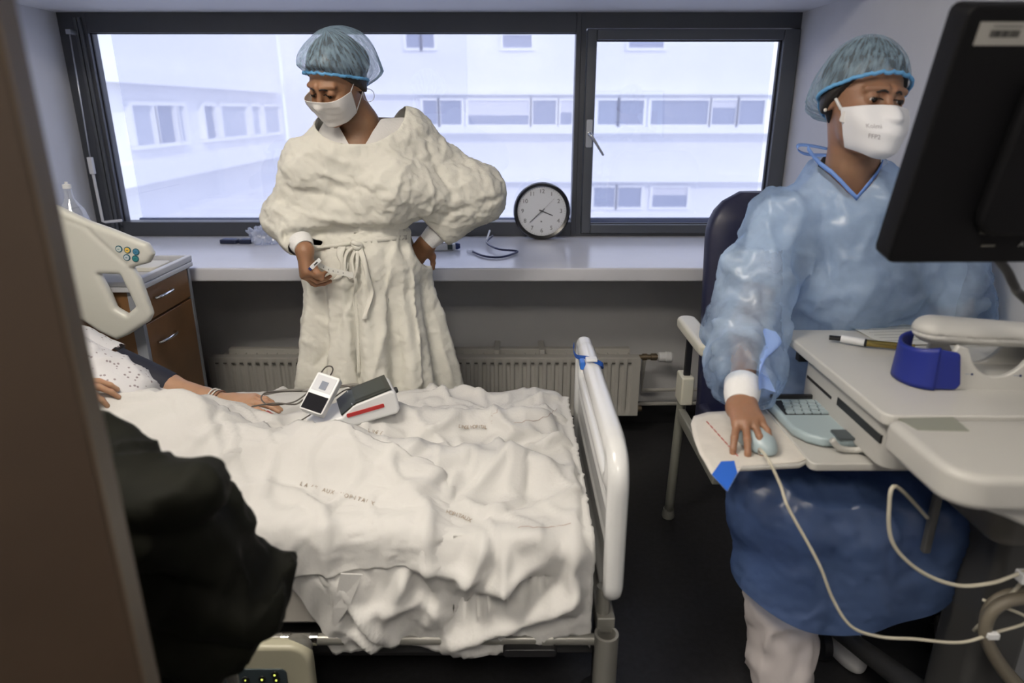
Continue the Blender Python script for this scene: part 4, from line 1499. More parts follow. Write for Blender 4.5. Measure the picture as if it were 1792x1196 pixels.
def cap_material(name, clear):
    """Gauzy blue bouffant fabric, thin between gathered threads."""
    m = see_through(name, (.40, .56, .70), clear, translucent=.35, gloss=.05, rough=.4)
    nt = m.node_tree
    tc = nt.nodes.new('ShaderNodeTexCoord')
    w = nt.nodes.new('ShaderNodeTexNoise')
    mp_ = nt.nodes.new('ShaderNodeMapping')
    mp_.inputs['Scale'].default_value = (75, 5, 1)
    w.inputs['Scale'].default_value = 1.0
    w.inputs['Detail'].default_value = 3
    mr = nt.nodes.new('ShaderNodeMapRange')
    mr.inputs['From Min'].default_value = .35
    mr.inputs['From Max'].default_value = .65
    mr.inputs['To Min'].default_value = clear - .38
    mr.inputs['To Max'].default_value = clear + .12
    nt.links.new(tc.outputs['UV'], mp_.inputs[0])
    nt.links.new(mp_.outputs[0], w.inputs['Vector'])
    nt.links.new(w.outputs['Fac'], mr.inputs['Value'])
    for n in nt.nodes:
        if n.type == 'MIX_SHADER' and n.outputs[0].links and n.outputs[0].links[0].to_node.type == 'OUTPUT_MATERIAL':
            nt.links.new(mr.outputs[0], n.inputs[0])
    return m


cap_m = cap_material('blue_bouffant_gauze', .66)
band_m = mat('blue_cap_band', (.12, .36, .66), .6)


# -------- head, in head space: x = the person's left, y = forward, z = up; origin between the ears
def head_local(P, smile=0.0):
    x, y, z = np.abs(P[:, 0]), P[:, 1], P[:, 2]
    Q = np.stack([x, y, z], 1)
    d = ell(P, (0, -.018, .030), (.072, .090, .086))
    d = smin(d, ell(P, (0, .022, -.020), (.062, .068, .082)), .03)
    d = smin(d, ell(P, (0, .040, -.072), (.043, .046, .040)), .03)                 # jaw and chin
    d = smin(d, ell(P, (0, .074, -.098), (.018, .016, .014)), .02)
    d = smin(d, ell(Q, (.036, .066, -.034), (.022, .020, .020 + .004 * smile)), .02)  # cheek
    d = smin(d, cone(Q, (.010, .087, .022), (.045, .074, .020), .008, .006), .016)    # brow
    d = smax(d, -ell(Q, (.031, .100, .003), (.017, .016, .011)), .014)                # socket
    d = smin(d, cone(P, (0, .088, .010), (0, .110, -.026), .006, .0095), .012)        # nose
    d = smin(d, ell(Q, (.011, .098, -.030), (.007, .009, .006)), .006)
    d = smin(d, ell(P, (0, .090, -.056), (.022, .010, .005)), .006)                   # lips
    d = smin(d, ell(P, (0, .088, -.066), (.018, .010, .005)), .006)
    lid = np.linalg.norm(Q - np.array([.031, .0765, .001]), axis=1) - .0138
    d = smin(d, lid, .004)
    ear = ell(Q, (.072, -.006, -.004), (.008, .018, .030))
    ear = smax(ear, -ell(Q, (.082, -.002, -.002), (.006, .009, .016)), .004)
    d = smin(d, ear, .008)
    return d


def eye_slit(P, d, low, open_):
    Q = np.stack([np.abs(P[:, 0]), P[:, 1], P[:, 2]], 1)
    s = ell(Q, (.031, .094, low), (.0125, .016, open_))
    return smax(d, -s, .0015)


class Head:
    def __init__(self, centre, fwd, up, scale=.95, low=.0, open_=.0045, smile=0):
        f = Vector(fwd).normalized()
        u = (Vector(up) - f * Vector(up).dot(f)).normalized()
        l = f.cross(u)                               # the person's right = f x u
        self.R = np.array([list(-l), list(f), list(u)])   # rows: left, forward, up
        self.c = np.array(centre, float)
        self.s = scale
        self.low, self.open, self.smile = low, open_, smile

    def loc(self, P):
        return ((P - self.c) @ self.R.T) / self.s

    def wld(self, L):
        return np.asarray(L, float) * self.s @ self.R + self.c

    def sdf(self, P):
        L = self.loc(P)
        return eye_slit(L, head_local(L, self.smile), self.low, self.open) * self.s

    def skin(self, P):
        return head_local(self.loc(P), self.smile) * self.s

    def wrap(self, L, off):
        """Push points (head space) inwards to the surface, stopping off above it."""
        L = np.asarray(L, float)
        tgt = np.array([0, -.01, 0.0]) * np.ones_like(L)
        tgt[:, 2] = L[:, 2] * .55
        D = tgt - L
        D /= np.linalg.norm(D, axis=1)[:, None]
        t = np.zeros(len(L))
        for _ in range(40):
            d = head_local(L + D * t[:, None], self.smile) - off
            t += np.maximum(d, -.01) * .8
        return self.wld(L + D * t[:, None])


def head_extras(H, parent, brow_tilt=0.0):
    for s in (-1, 1):
        c = H.wld([(s * .031, .0765, .001)])[0]
        e = MB()
        f = Vector(H.R[1])
        prof = [(.0122 * math.cos(a) if a < 1.57 else .0001, .0122 * math.sin(a)) for a in np.linspace(-1.5, 1.55, 12)]
        e.lathe([(r * H.s, h * H.s) for r, h in prof], c, f, 20)
        ey = e.build('eye', eye_w, parent, smooth=True)
        MB().lathe([(.0068 * H.s, .0104 * H.s), (.0062 * H.s, .0122 * H.s), (.0001, .0126 * H.s)], Vector(c) + Vector(H.R[2]) * (H.low - .001) * H.s, f, 18).build('iris', eye_d, ey, smooth=True)
        # lash line and eyebrow
        for (name, zz, dz, th, x0, x1, off) in (('lash', H.low + H.open + .0005, .0025, .0016, .019, .045, .0012), ('eyebrow', .0215, .004, .0030, .014, .050, .0012)):
            L = []
            nseg = 14
            for k in range(nseg):
                u = k / (nseg - 1)
                L.append((s * (x0 + (x1 - x0) * u), .15, zz + dz * math.sin(math.pi * min(1, u * 1.15)) - (.003 * u if name == 'eyebrow' else .0015 * u) + brow_tilt * (1 - u) * .004))
            W = H.wrap(L, off)
            rad = [th * H.s * (.45 + .9 * math.sin(math.pi * min(.93, .18 + k / (nseg - 1) * .75))) * .6 for k in range(nseg)]
            MB().tube([Vector(p) for p in W], rad, 6).build(name, hair_m, parent, smooth=True)


def hair_cap(H, parent, front=.055, low=-.03):
    """Hair shell under the cap."""
    def f(P):
        L = H.loc(P)
        d = smin(head_local(L) - .010, ell(L, (0, -.105, .010), (.045, .040, .050)), .03)
        # keep above and behind a slanted hairline
        pl = L[:, 1] * .85 - L[:, 2] * .62 - .016
        return smax(smax(d, pl + .002, .006), -(head_local(L) - .0), .002) * H.s if False else smax(d, pl, .006) * H.s
    c = H.c
    v, q = surf(f, c - .14, c + .14, .005)
    n = normals(v, q)
    v = v + n * (fnoise(v, 90, 2, 2) * .0012)[:, None]
    return np_mesh('hair', v, q, hair_m, parent)


def bouffant(H, parent, droop=(0, 0, 0), rim=None, size=(.098, .118, .098), centre=(0, -.028, .034), seed=1, mat_=None, tilt=(.62, .36)):
    """Gathered gauze cap with a banded rim; rim plane: z = a*y + b in head space."""
    a, b = tilt
    nu, nv = 120, 34
    rs = random.Random(seed)
    ph = [rs.uniform(0, 6.28) for _ in range(6)]
    V = []
    rims = []
    cx, cy, cz = centre
    for j in range(nv):
        v = j / (nv - 1)
        for i in range(nu):
            u = i / nu * 2 * math.pi
            # from crown (v=0) to the rim (v=1)
            el = math.pi / 2 * (1 - v) * 1.0
            gather = v ** 3
            cr = 1 + .045 * gather * math.sin(24 * u + 2 * math.sin(3 * u + ph[0])) + .03 * math.sin(9 * u + ph[1] + 3 * v) * math.sin(math.pi * min(1, v * 1.1)) + .02 * math.sin(17 * u + ph[2]) * v
            bulge = 1 + .10 * math.sin(math.pi * v) ** 2 * (.4 + .6 * max(0, -math.sin(u)))
            rr = math.cos(el) * cr * bulge
            x = cx + size[0] * rr * math.cos(u)
            y = cy + size[1] * rr * math.sin(u)
            zr = a * (y - cy) + b * .1
            ztop = cz + size[2]
            z = zr + (ztop - zr) * (1 - (1 - math.cos(math.pi / 2 * (1 - v))) * 1.0) if False else zr + (ztop - zr) * math.sin(el) ** .9
            # droop backwards
            w = math.sin(math.pi * v) * max(0, -math.sin(u))
            x += droop[0] * w
            y += droop[1] * w
            z += droop[2] * w
            V.append((x, y, z))
    V = np.array(V)
    # rim: pulled on to the head
    rimL = V[(nv - 1) * nu:]
    for j in range(nv - 5, nv):
        k = (j - (nv - 5)) / 4
        row = V[j * nu:(j + 1) * nu]
        L = row.copy()
        L[:, :2] *= 1.6
        W = H.wrap(L, .0125)
        W = H.loc(W)
        V[j * nu:(j + 1) * nu] = row * (1 - k ** 1.3) + W * k ** 1.3
    # never inside the head
    d = smin(head_local(V) - .010, ell(V, (0, -.105, .010), (.045, .040, .050)), .03)
    cen = np.array([0, -.01, .02])
    dirv = V - cen
    dirv /= np.linalg.norm(dirv, axis=1)[:, None]
    V = V + dirv * np.maximum(0, .007 - d)[:, None] * (np.repeat(np.linspace(1, .6, nv), nu))[:, None]
    F = [(j * nu + i, j * nu + (i + 1) % nu, (j + 1) * nu + (i + 1) % nu, (j + 1) * nu + i) for j in range(nv - 1) for i in range(nu)]
    W = H.wld(V)
    cap = np_mesh('bouffant_cap', W, F, mat_ or cap_m, parent)
    uv = cap.data.uv_layers.new(name='UVMap')
    co = []
    for j in range(nv - 1):
        for i in range(nu):
            co += [i / nu, j / nv, (i + 1) / nu, j / nv, (i + 1) / nu, (j + 1) / nv, i / nu, (j + 1) / nv]
    uv.data.foreach_set('uv', co)
    ring = [Vector(p) for p in W[(nv - 1) * nu:]]
    MB().tube([ring[k] + Vector((0, 0, .0012 * (k % 2))) for k in range(0, nu, 1)], .0042, 8, closed=True).build('elastic_band', band_m, cap, smooth=True)
    return cap


# -------- hands
def hand_prims(wrist, d, n, side, curls, scale=1.0, spread=.12, thumb=None, thumb_curl=.35, thumb_out=.75):
    """Cones of a hand. d: wrist to knuckles, n: back of the hand, side: +1 when the thumb lies along n x d."""
    w = Vector(wrist)
    d = Vector(d).normalized()
    n = Vector(n)
    n = (n - d * n.dot(d)).normalized()
    s = n.cross(d).normalized() * side
    S = scale
    prims = []
    tips = []
    kn = []
    for i, (off, kd, segs, r) in enumerate(((.026, .080, (.040, .024, .020), .0086), (.009, .083, (.044, .028, .021), .0088), (-.008, .079, (.041, .026, .020), .0083), (-.024, .071, (.032, .020, .018), .0074))):
        k = w + d * kd * S + s * off * S + n * (.004 - abs(off - .003) * .12) * S
        kn.append(k)
        prims.append((w + s * off * .55 * S + d * .012 * S, k, .0165 * S, r * 1.28 * S, 'palm'))
        c = curls[i]
        p = k
        ang_ = 0
        dd = (d + s * (off / .026) * spread).normalized()
        for j, L in enumerate(segs):
            ang_ += c[j] if isinstance(c, (tuple, list)) else c * (.8, 1.0, .7)[j]
            e = dd * math.cos(ang_) - n * math.sin(ang_)
            q = p + e * L * S
            prims.append((p, q, r * (1 - .09 * j) * S, r * (1 - .09 * (j + 1)) * S, 'f%d' % i))
            p = q
        up = dd * math.sin(ang_) + n * math.cos(ang_)
        tips.append((p, e, up, r * .74 * S))
    tb = w + d * .022 * S + s * .018 * S - n * .004 * S
    td = (d * (1 - thumb_out * .5) + s * thumb_out - n * .22).normalized()
    if thumb is not None:
        td = Vector(thumb).normalized()
    t1 = tb + td * .040 * S
    t2d = (td * math.cos(thumb_curl) + d * math.sin(thumb_curl)).normalized()
    t2 = t1 + t2d * .030 * S
    t3d = (t2d * math.cos(thumb_curl * .6) + d * math.sin(thumb_curl * .6)).normalized()
    t3 = t2 + t3d * .025 * S
    prims += [(tb, t1, .0145 * S, .0108 * S, 'palm'), (t1, t2, .0106 * S, .0092 * S, 't'), (t2, t3, .0094 * S, .0078 * S, 't')]
    tips.append((t3, t3d, (n * .6 + s * .6).normalized(), .0078 * S))
    return prims, tips


def hand_sdf(prims, arm=None, arm_r=(.024, .024)):
    def f(P):
        palm = None
        for a, b, ra, rb, tg in prims:
            if tg == 'palm':
                c = cone(P, a, b, ra, rb)
                palm = c if palm is None else smin(palm, c, .016)
        if arm is not None:
            palm = smin(palm, cone(P, arm[0], arm[1], arm_r[0], arm_r[1]), .02)
        out = palm
        for fi in ('f0', 'f1', 'f2', 'f3', 't'):
            fd = None
            for a, b, ra, rb, tg in prims:
                if tg == fi:
                    c = cone(P, a, b, ra, rb)
                    fd = c if fd is None else smin(fd, c, .003)
            out = smin(out, smin(fd, palm, .009), .0015) if fi != 't' else smin(out, fd, .010)
        return out
    return f


def hand_mesh(prims, arm, arm_r=(.024, .024), h=.0024, cutlen=.05):
    pts = np.array([list(a) for a, b, *_ in prims] + [list(b) for a, b, *_ in prims])
    w = Vector(arm[0])
    dirn = (Vector(arm[1]) - w).normalized()
    end = w + dirn * cutlen
    pts = np.vstack([pts, [list(end)]])
    lo, hi = pts.min(0) - .032, pts.max(0) + .032
    v, q = surf(hand_sdf(prims, arm, arm_r), lo, hi, h)
    keep = ((v - np.array(w)) @ np.array(dirn)) < cutlen
    return cut(v, q, keep)


def nails(tips, parent, which=range(5)):
    for i in which:
        p, e, up, r = tips[i]
        M = Matrix((e, up.cross(e).normalized(), up)).transposed().to_4x4()
        M.translation = p + up * r * .62 + e * r * .15
        b = MB().lathe([(.0001, r * .40), (r * .5, r * .34), (r * .78, r * .12), (r * .8, 0)], (0, 0, 0), (0, 0, 1), 14)
        b.v = [tuple(M @ Vector((x * 1.15, y * .85, z))) for x, y, z in b.v]
        b.build('fingernail', nail_m, parent, smooth=True)


def tubes_sdf(P, prims, k=.03):
    d = None
    for pr in prims:
        c = cone(P, *pr[:4], **(pr[4] if len(pr) > 4 else {}))
        d = c if d is None else smin(d, c, pr[5] if len(pr) > 5 else k)
    return d


def person(name, label, loc):
    return thing(name, label, 'person', loc)


# ================================================================ standing nurse
NL = (-.47, 2.13, 0)
nurse = person('person', 'standing nurse in a cream cloth gown, white mask and blue cap, hand on hip', NL)
Hn = Head(T(590, 140, Y=2.04), (-.42, -.80, -.52), (-.12, -.42, 1.0), scale=.93, low=-.0035, open_=.0016)
hc = Vector(Hn.c)
neck0 = Vector((-.452, 2.125, 1.30))
waist = Vector((-.47, 2.15, 1.00))
shR, shL = Vector((-.318, 2.16, 1.262)), Vector((-.600, 2.10, 1.185))
elR = Vector((-.112, 2.20, 1.095))
wrR = Vector((-.268, 2.165, .950))
elL = Vector((-.690, 2.10, 1.035))
wrL = T(533, 436, Y=1.985)
wrL = Vector(wrL)


YAX = {'flat': ((0, 1, 0), .72)}


def nurse_skin(P):
    d = Hn.sdf(P)
    nk = cone(P, hc + Vector(Hn.wld([(0, -.03, -.05)])[0]) - hc, neck0, .042, .046)
    d = smin(d, nk, .02)
    t = tubes_sdf(P, [(neck0, (-.455, 2.14, 1.22), .06, .10), (shL, shR, .05, .05), ((-.46, 2.14, 1.2), (-.465, 2.14, 1.08), .105, .085, YAX), ((-.465, 2.14, 1.08), (-.47, 2.15, .85), .085, .11, YAX),
                      (shR, elR, .042, .036), (elR, wrR, .034, .023), (shL, elL, .042, .036), (elL, wrL, .034, .023),
                      ((-.55, 2.15, .82), (-.54, 2.13, .45), .085, .055), ((-.54, 2.13, .45), (-.55, 2.17, .09), .05, .035), ((-.55, 2.17, .05), (-.555, 2.07, .035), .035, .03),
                      ((-.40, 2.15, .82), (-.41, 2.13, .45), .085, .055), ((-.41, 2.13, .45), (-.40, 2.17, .09), .05, .035), ((-.40, 2.17, .05), (-.395, 2.07, .035), .035, .03)], .03)
    return smin(d, t, .03)


hv1, hf1 = surf(nurse_skin, hc - Vector((.13, .14, .16)), hc + Vector((.13, .13, .14)), .0026)
bv1, bf1 = surf(nurse_skin, (-.85, 1.9, -.01), (-.02, 2.35, hc.z - .10), .010)
dR = Vector((-.55, .30, -.62))
hp1, tp1 = hand_prims(wrR, dR, (-.1, -1, -.25), 1, (.25, .25, .25, .3), .92)
hm1 = hand_mesh(hp1, (wrR, elR), (.023, .034))
dL = Vector((.10, -.25, -.9))
dL = Vector((-.05, -.35, -.75))
hp2, tp2 = hand_prims(wrL, (.02, -.20, -.9), (-.85, -.5, .0), -1, ((.75, .75, .2), (.85, .8, .25), (.95, .85, .3), (1.0, .9, .35)), .94, thumb=(.55, -.35, -.55), thumb_curl=.1)
hm2 = hand_mesh(hp2, (wrL, elL), (.023, .034))
V_, F_ = merge_meshes([(hv1, hf1), (bv1, bf1), hm1, hm2])
nbody = np_mesh('body', V_, F_, skin_m, nurse)
head_extras(Hn, nurse, .3)
hair_cap(Hn, nurse)
bouffant(Hn, nurse, droop=(0, -.022, -.012), size=(.108, .128, .104), centre=(0, -.032, .036), seed=3, tilt=(.74, -.14))


def flat_mask(H, parent, name='face_mask'):
    """Pleated cloth mask wrapped over nose and chin."""
    L, nu, nv = [], 44, 30
    for j in range(nv):
        v = j / (nv - 1)
        for i in range(nu):
            u = i / (nu - 1) * 2 - 1
            a = u * 1.22
            z = -.012 - .112 * v + .012 * (1 - abs(u)) * (1 - v) * 1.0 - .004 * abs(u) * v
            L.append((math.sin(a) * .16, math.cos(a) * .16 + .02, z))
    W = H.wrap(L, .006)
    Lw = H.loc(W)
    for j in range(nv):
        v = j / (nv - 1)
        row = slice(j * nu, (j + 1) * nu)
        uu = np.linspace(-1, 1, nu)
        # tent over the nose and lips instead of following them
        Lw[row, 1] = np.maximum(Lw[row, 1], (.122 - .035 * v) * np.sqrt(np.maximum(0, 1 - (uu * 1.02) ** 2 * .95)) - .0)
        pl = (v * 4) % 1
        Lw[row, 1] += .0035 * pl * (1 - uu ** 4)
    W = H.wld(Lw)
    F = [(j * nu + i, j * nu + i + 1, (j + 1) * nu + i + 1, (j + 1) * nu + i) for j in range(nv - 1) for i in range(nu - 1)]
    W = relax(W, np.array(F), 4, .5)
    m = np_mesh(name, W, F, mask_m, parent)
    so = m.modifiers.new('solid', 'SOLIDIFY')
    so.thickness = .0016
    for s, i in ((-1, 0), (1, nu - 1)):
        a, b = W[i], W[(nv - 1) * nu + i]
        ear_t = H.wld([(s * .080, -.012, .020)])[0]
        ear_b = H.wld([(s * .078, -.018, -.022)])[0]
        e = MB().tube([a, ear_t, ear_b, b], .0014, 6, smooth=6)
        e.build('ear_loop', mat('white_elastic', (.75, .75, .75), .6), m, smooth=True)
    return m


flat_mask(Hn, nurse)
er = Hn.wld([(.082, -.02, -.055)])[0]
ring_pts = [Vector(er) + Vector((.015 * math.cos(t), .004 * math.cos(t), .017 * math.sin(t))) for t in np.linspace(0, 2 * math.pi, 17)[:-1]]
MB().tube(ring_pts, .0009, 6, closed=True).build('hoop_earring', steel_m, nurse, smooth=True)

# undershirt at the neckline
YAX = {'flat': ((0, 1, 0), .72)}


def torso(P, g=0.0):
    return tubes_sdf(P, [((-.455, 2.14, 1.235), (-.47, 2.14, 1.08), .135 + g, .125 + g, YAX), ((-.47, 2.14, 1.08), waist, .125 + g, .118 + g, YAX),
                         (shL, shR, .066 + g, .066 + g, {}, .05)], .05)


def tee(P):
    d = torso(P, -.004)
    d = smin(d, cone(P, neck0 + Vector((0, .015, -.02)), neck0 + Vector((0, .02, -.08)), .072, .10), .04)
    return d


tv, tf = surf(tee, (-.75, 1.95, 1.10), (-.2, 2.33, 1.40), .007)
# V neck
pv = tv - np.array(neck0)
vcut = (pv[:, 1] < .03) & (np.abs(pv[:, 0] - .006) < (pv[:, 2] + .075) * .62) | (pv[:, 2] > .028)
tv, tf = cut(tv, tf, ~vcut & (tv[:, 2] > 1.11))
tv = smooth_rim(tv, tf)
np_mesh('undershirt', tv, tf, tee_m, nurse)


def goal(V, F, w, zlow=None, wlow=1.0):
    E = np.sort(np.concatenate([F[:, [0, 1]], F[:, [1, 2]], F[:, [2, 3]], F[:, [3, 0]]]), axis=1)
    U, c = np.unique(E, axis=0, return_counts=True)
    g = np.full(len(V), w)
    if zlow is not None:
        g = np.where(V[:, 2] < zlow, wlow, g)
    g[U[c == 1].ravel()] = 1.0
    return g


def nurse_gown(P):
    d = torso(P, .018)
    # bulky shoulders and sleeves
    sl = tubes_sdf(P, [(shR + Vector((-.02, 0, 0)), elR + Vector((.0, 0, .0)), .066, .082), (elR, elR.lerp(wrR, .62), .082, .056), (elR.lerp(wrR, .62), elR.lerp(wrR, .80), .052, .040)], .05)
    sl = smin(sl, cone(P, elR + Vector((-.06, -.03, .0)), (-.36, 2.07, 1.13), .065, .09), .06)     # cloth pulled from sleeve to chest
    s2 = tubes_sdf(P, [(shL, elL, .062, .064), (elL, elL.lerp(wrL, .6), .064, .050), (elL.lerp(wrL, .6), elL.lerp(wrL, .82), .046, .036)], .04)
    d = smin(d, smin(sl, s2, .03), .055)
    # blouson over the tie
    d = smin(d, cone(P, (-.56, 2.10, 1.045), (-.40, 2.10, 1.06), .095, .10, flat=((0, 1, 0), .8)), .05)
    # skirt
    h = np.clip((waist[2] + .03 - P[:, 2]) / .70, 0, 1)
    cx = -.475 + .012 * h
    a = np.arctan2(P[:, 1] - 2.15, P[:, 0] - cx)
    fold = (np.sin(9 * a + 1.0) * .011 + np.sin(17 * a + 3 * h) * .006 + np.sin(5 * a + 2) * .006) * np.minimum(1, h * 2.2)
    rx = .126 + .160 * h ** .8 + .03 * np.exp(-((h - .18) / .10) ** 2)
    ry = .100 + .085 * h ** .8 + .02 * np.exp(-((h - .18) / .10) ** 2)
    q = np.hypot((P[:, 0] - cx) / rx, (P[:, 1] - 2.15) / ry)
    sk = (q - 1) * .12 - fold
    sk = np.maximum(sk, P[:, 2] - waist[2] - .01)
    sk = np.maximum(sk, .34 - P[:, 2])
    d = smin(d, sk, .018)
    # the tie nips the waist
    tie = np.abs(P[:, 2] - (waist[2] + .005 + .10 * (P[:, 0] + .47) * .35)) - .0
    d = d + .020 * np.exp(-(tie / .018) ** 2) * (np.abs(P[:, 0] + .47) < .2)
    return d


gv, gf = surf(nurse_gown, (-.90, 1.82, .33), (.06, 2.40, 1.37), .0072)
gv = relax(gv, gf, 2)
gn = normals(gv, gf)
X, Y_, Z_ = gv.T


def ridge(V, a, b, w, amp, fade=.5, wob=0.0, sharp=1.0):
    """A fold running from a to b (world points), width w."""
    a, b = np.array(a, float), np.array(b, float)
    ba = b - a
    t = (V - a) @ ba / (ba @ ba)
    tc = np.clip(t, 0, 1)
    q = V - (a + tc[:, None] * ba)
    perp = np.linalg.norm(q, axis=1)
    e = np.minimum(1, np.minimum(tc + .12, 1.12 - tc) / max(1e-6, fade * .5))
    return amp * np.exp(-(perp / (w * (1 + wob * np.sin(tc * 9)))) ** 2 * sharp) * np.clip(e, 0, 1)


def crest(V, a, b, w, amp):
    """A fold with a crisp crest from a to b."""
    ba = b - a
    t = (V - a) @ ba / (ba @ ba)
    tc = np.clip(t, 0, 1)
    q = V - (a + tc[:, None] * ba)
    r = np.linalg.norm(q, axis=1) / w
    e = np.clip(np.minimum(tc + .15, 1.15 - tc) / .35, 0, 1)
    return amp * np.exp(-1.6 * (np.sqrt(r * r + .04) - .2)) * e


def gp(px, py):
    """Point on the front of the gown seen at a pixel."""
    p0 = Vector((0, 0, CAM_H))
    dirv = (T(px, py, Y=2.0) - p0).normalized()
    lo_ = 1.7
    ts = np.arange(1.7, 2.6, .004)
    P = np.array([list(p0 + dirv * t) for t in ts])
    d = nurse_gown(P)
    i = np.argmax(d < 0.0)
    return P[i]


disp = fnoise(gv, 16, 3.3, 2) * .007 + fnoise(gv * np.array([1, 1, 1.3]), 34, 9.1, 2) * .0032
upper = np.clip((gv[:, 2] - 1.0) / .04, 0, 1)
disp *= .45 + .6 * upper
disp += (crumple(gv, 9, 5.1, (1, 1, .8)) * .005 + crumple(gv, 20, 2.2, (1, 1, 1.2)) * .0015) * (.15 + .85 * upper)
gw_ = gv + np.stack([fnoise(gv, 11, 3.0), 0 * gv[:, 0], fnoise(gv, 11, 8.0)], 1) * .012
for (a, b, w, amp) in (((560, 300), (752, 366), .010, .010), ((600, 345), (755, 370), .009, .009), ((585, 395), (760, 375), .010, -.010), ((620, 410), (765, 385), .008, .010), ((660, 300), (756, 362), .012, -.009),
                      ((680, 260), (775, 350), .012, .010), ((740, 240), (790, 345), .012, -.009), ((790, 370), (868, 345), .009, -.013), ((770, 380), (830, 420), .010, .010), ((800, 330), (860, 300), .012, .008),
                      ((500, 300), (560, 330), .010, .008), ((505, 330), (600, 350), .008, -.007), ((520, 370), (600, 385), .009, .008), ((530, 400), (620, 400), .008, -.008), ((545, 260), (640, 290), .012, .006),
                      ((690, 235), (800, 270), .012, .010), ((720, 222), (840, 300), .010, -.010), ((490, 285), (480, 360), .010, .008), ((500, 380), (520, 410), .008, -.008), ((478, 365), (520, 395), .008, .009),
                      ((540, 330), (700, 330), .010, -.006), ((560, 420), (740, 400), .008, .007),
                      ((690, 430), (655, 660), .012, .016), ((665, 440), (600, 560), .012, .010), ((640, 470), (560, 640), .016, -.012), ((712, 430), (735, 670), .014, .016), ((700, 430), (700, 670), .012, -.014), ((735, 450), (790, 670), .014, .012), ((600, 500), (620, 670), .012, .010), ((520, 500), (535, 600), .014, .010), ((530, 540), (575, 560), .010, -.006)):
    disp = disp + crest(gw_, gp(*a), gp(*b), w * 1.3, amp * 1.35)
gv = gv + gn * disp[:, None]
# openings: neck scoop and cuffs
neckc = np.array([-.448, 2.10, 1.345])
pv = gv - neckc
scoop = (np.linalg.norm(pv / np.array([.135, .16, .100]), axis=1) < 1) & (gv[:, 2] > 1.235)


def beyond(V, el, wr, t):
    e = np.array(wr) - np.array(el)
    s = (V - np.array(el)) @ e / (e @ e)
    r = np.linalg.norm(V - (np.array(el) + np.clip(s, 0, 1.2)[:, None] * e), axis=1)
    return (s > t) & (r < .062)


keep = ~(scoop | beyond(gv, elR, wrR, .84) | beyond(gv, elL, wrL, .86) | (gv[:, 2] < .345))
gv, gf = cut(gv, gf, keep)
gv = smooth_rim(gv, gf)
gown = np_mesh('gown', gv, gf, gown_m, nurse)
simulate(gown, 9, pins=goal(gv, gf, .30, 1.0, .55), shrink=-.04, stiff=20, bend=.4, gravity=.3, pin_stiff=.6, mass=.25)
so = gown.modifiers.new('solid', 'SOLIDIFY')
so.thickness = .0016
for (el, wr, t0, t1, r0, r1) in ((elR, wrR, .74, 1.02, .037, .029), (elL, wrL, .76, .985, .036, .0295)):
    a, b = el.lerp(wr, t0), el.lerp(wr, t1)
    ax_ = (b - a)
    L_ = ax_.length
    MB().lathe([(r0, 0), (r0 * .97, L_ * .4), (r1, L_), (r1 - .003, L_), (r1 - .003, L_ - .01)], a, ax_, 30, caps=False).build('knit_cuff', knit_m, gown, smooth='auto')
# waist tie with knot and hanging ends
wt = [Vector(gp(px, py)) + Vector((0, -.004, 0)) for (px, py) in ((530, 432), (560, 433), (590, 430), (620, 424), (660, 420), (690, 417), (712, 415))]
MB().grid(lambda u, v: tuple(wt[min(6, int(u * 6 + .5))] + Vector((0, 0, (v - .5) * .014))), 7, 2).build('waist_tie', gown_m, gown, solid=.003, smooth=True)
kn = Vector(gp(626, 428)) + Vector((0, -.012, 0))
kb_ = MB()
kb_.tube([kn + Vector((-.012, 0, .008)), kn + Vector((0, -.008, .006)), kn + Vector((.012, 0, 0)), kn + Vector((0, -.006, -.008))], .008, 10, closed=True, smooth=4)
kb_.build('knot', gown_m, gown, smooth=True)


def ribbon_(pix, off, w, name):
    P = [Vector(gp(*p)) + Vector((0, -off, 0)) for p in pix]
    P = spline(P, 5)
    n_ = len(P)
    MB().grid(lambda u, v: tuple(P[min(n_ - 1, int(round(u * (n_ - 1))))] + Vector(((v - .5) * w * (1 + .15 * math.sin(u * 14)), .004 * math.sin(u * 11 + v * 3), .002 * math.cos(u * 9)))), n_, 5).build(name, gown_m, gown, solid=.0016, smooth=True)


ribbon_(((626, 432), (617, 455), (624, 490), (622, 520), (626, 560), (628, 600), (630, 655)), .010, .010, 'tie_end')
ribbon_(((630, 432), (638, 455), (646, 490), (650, 515), (642, 545), (640, 556)), .012, .016, 'tie_end')
ribbon_(((622, 430), (608, 442), (606, 470), (618, 488), (626, 470), (628, 436)), .014, .010, 'tie_loop')
ribbon_(((600, 432), (596, 445), (604, 462), (598, 480), (590, 488)), .010, .022, 'gathered_flap')
# trousers and clogs
tr_v, tr_f = surf(lambda P: tubes_sdf(P, [((-.55, 2.15, .70), (-.54, 2.13, .45), .10, .075), ((-.54, 2.13, .45), (-.55, 2.17, .08), .072, .065)], .02), (-.70, 2.0, .05), (-.42, 2.32, .75), .01)
tr_v2, tr_f2 = surf(lambda P: tubes_sdf(P, [((-.40, 2.15, .70), (-.41, 2.13, .45), .10, .075), ((-.41, 2.13, .45), (-.40, 2.17, .08), .072, .065)], .02), (-.54, 2.0, .05), (-.26, 2.32, .75), .01)
V_, F_ = merge_meshes([(tr_v, tr_f), (tr_v2, tr_f2)])
np_mesh('trousers', V_, F_, tee_m, nurse)
for x in (-.555, -.395):
    cv_, cf_ = surf(lambda P: smax(ell(P, (x, 2.10, .03), (.046, .13, .055)), -P[:, 2] + .001, .004), (x - .07, 1.94, -.005), (x + .07, 2.26, .10), .006)
    np_mesh('clog', cv_, cf_, mat('white_clog', (.6, .6, .6), .4), nurse)

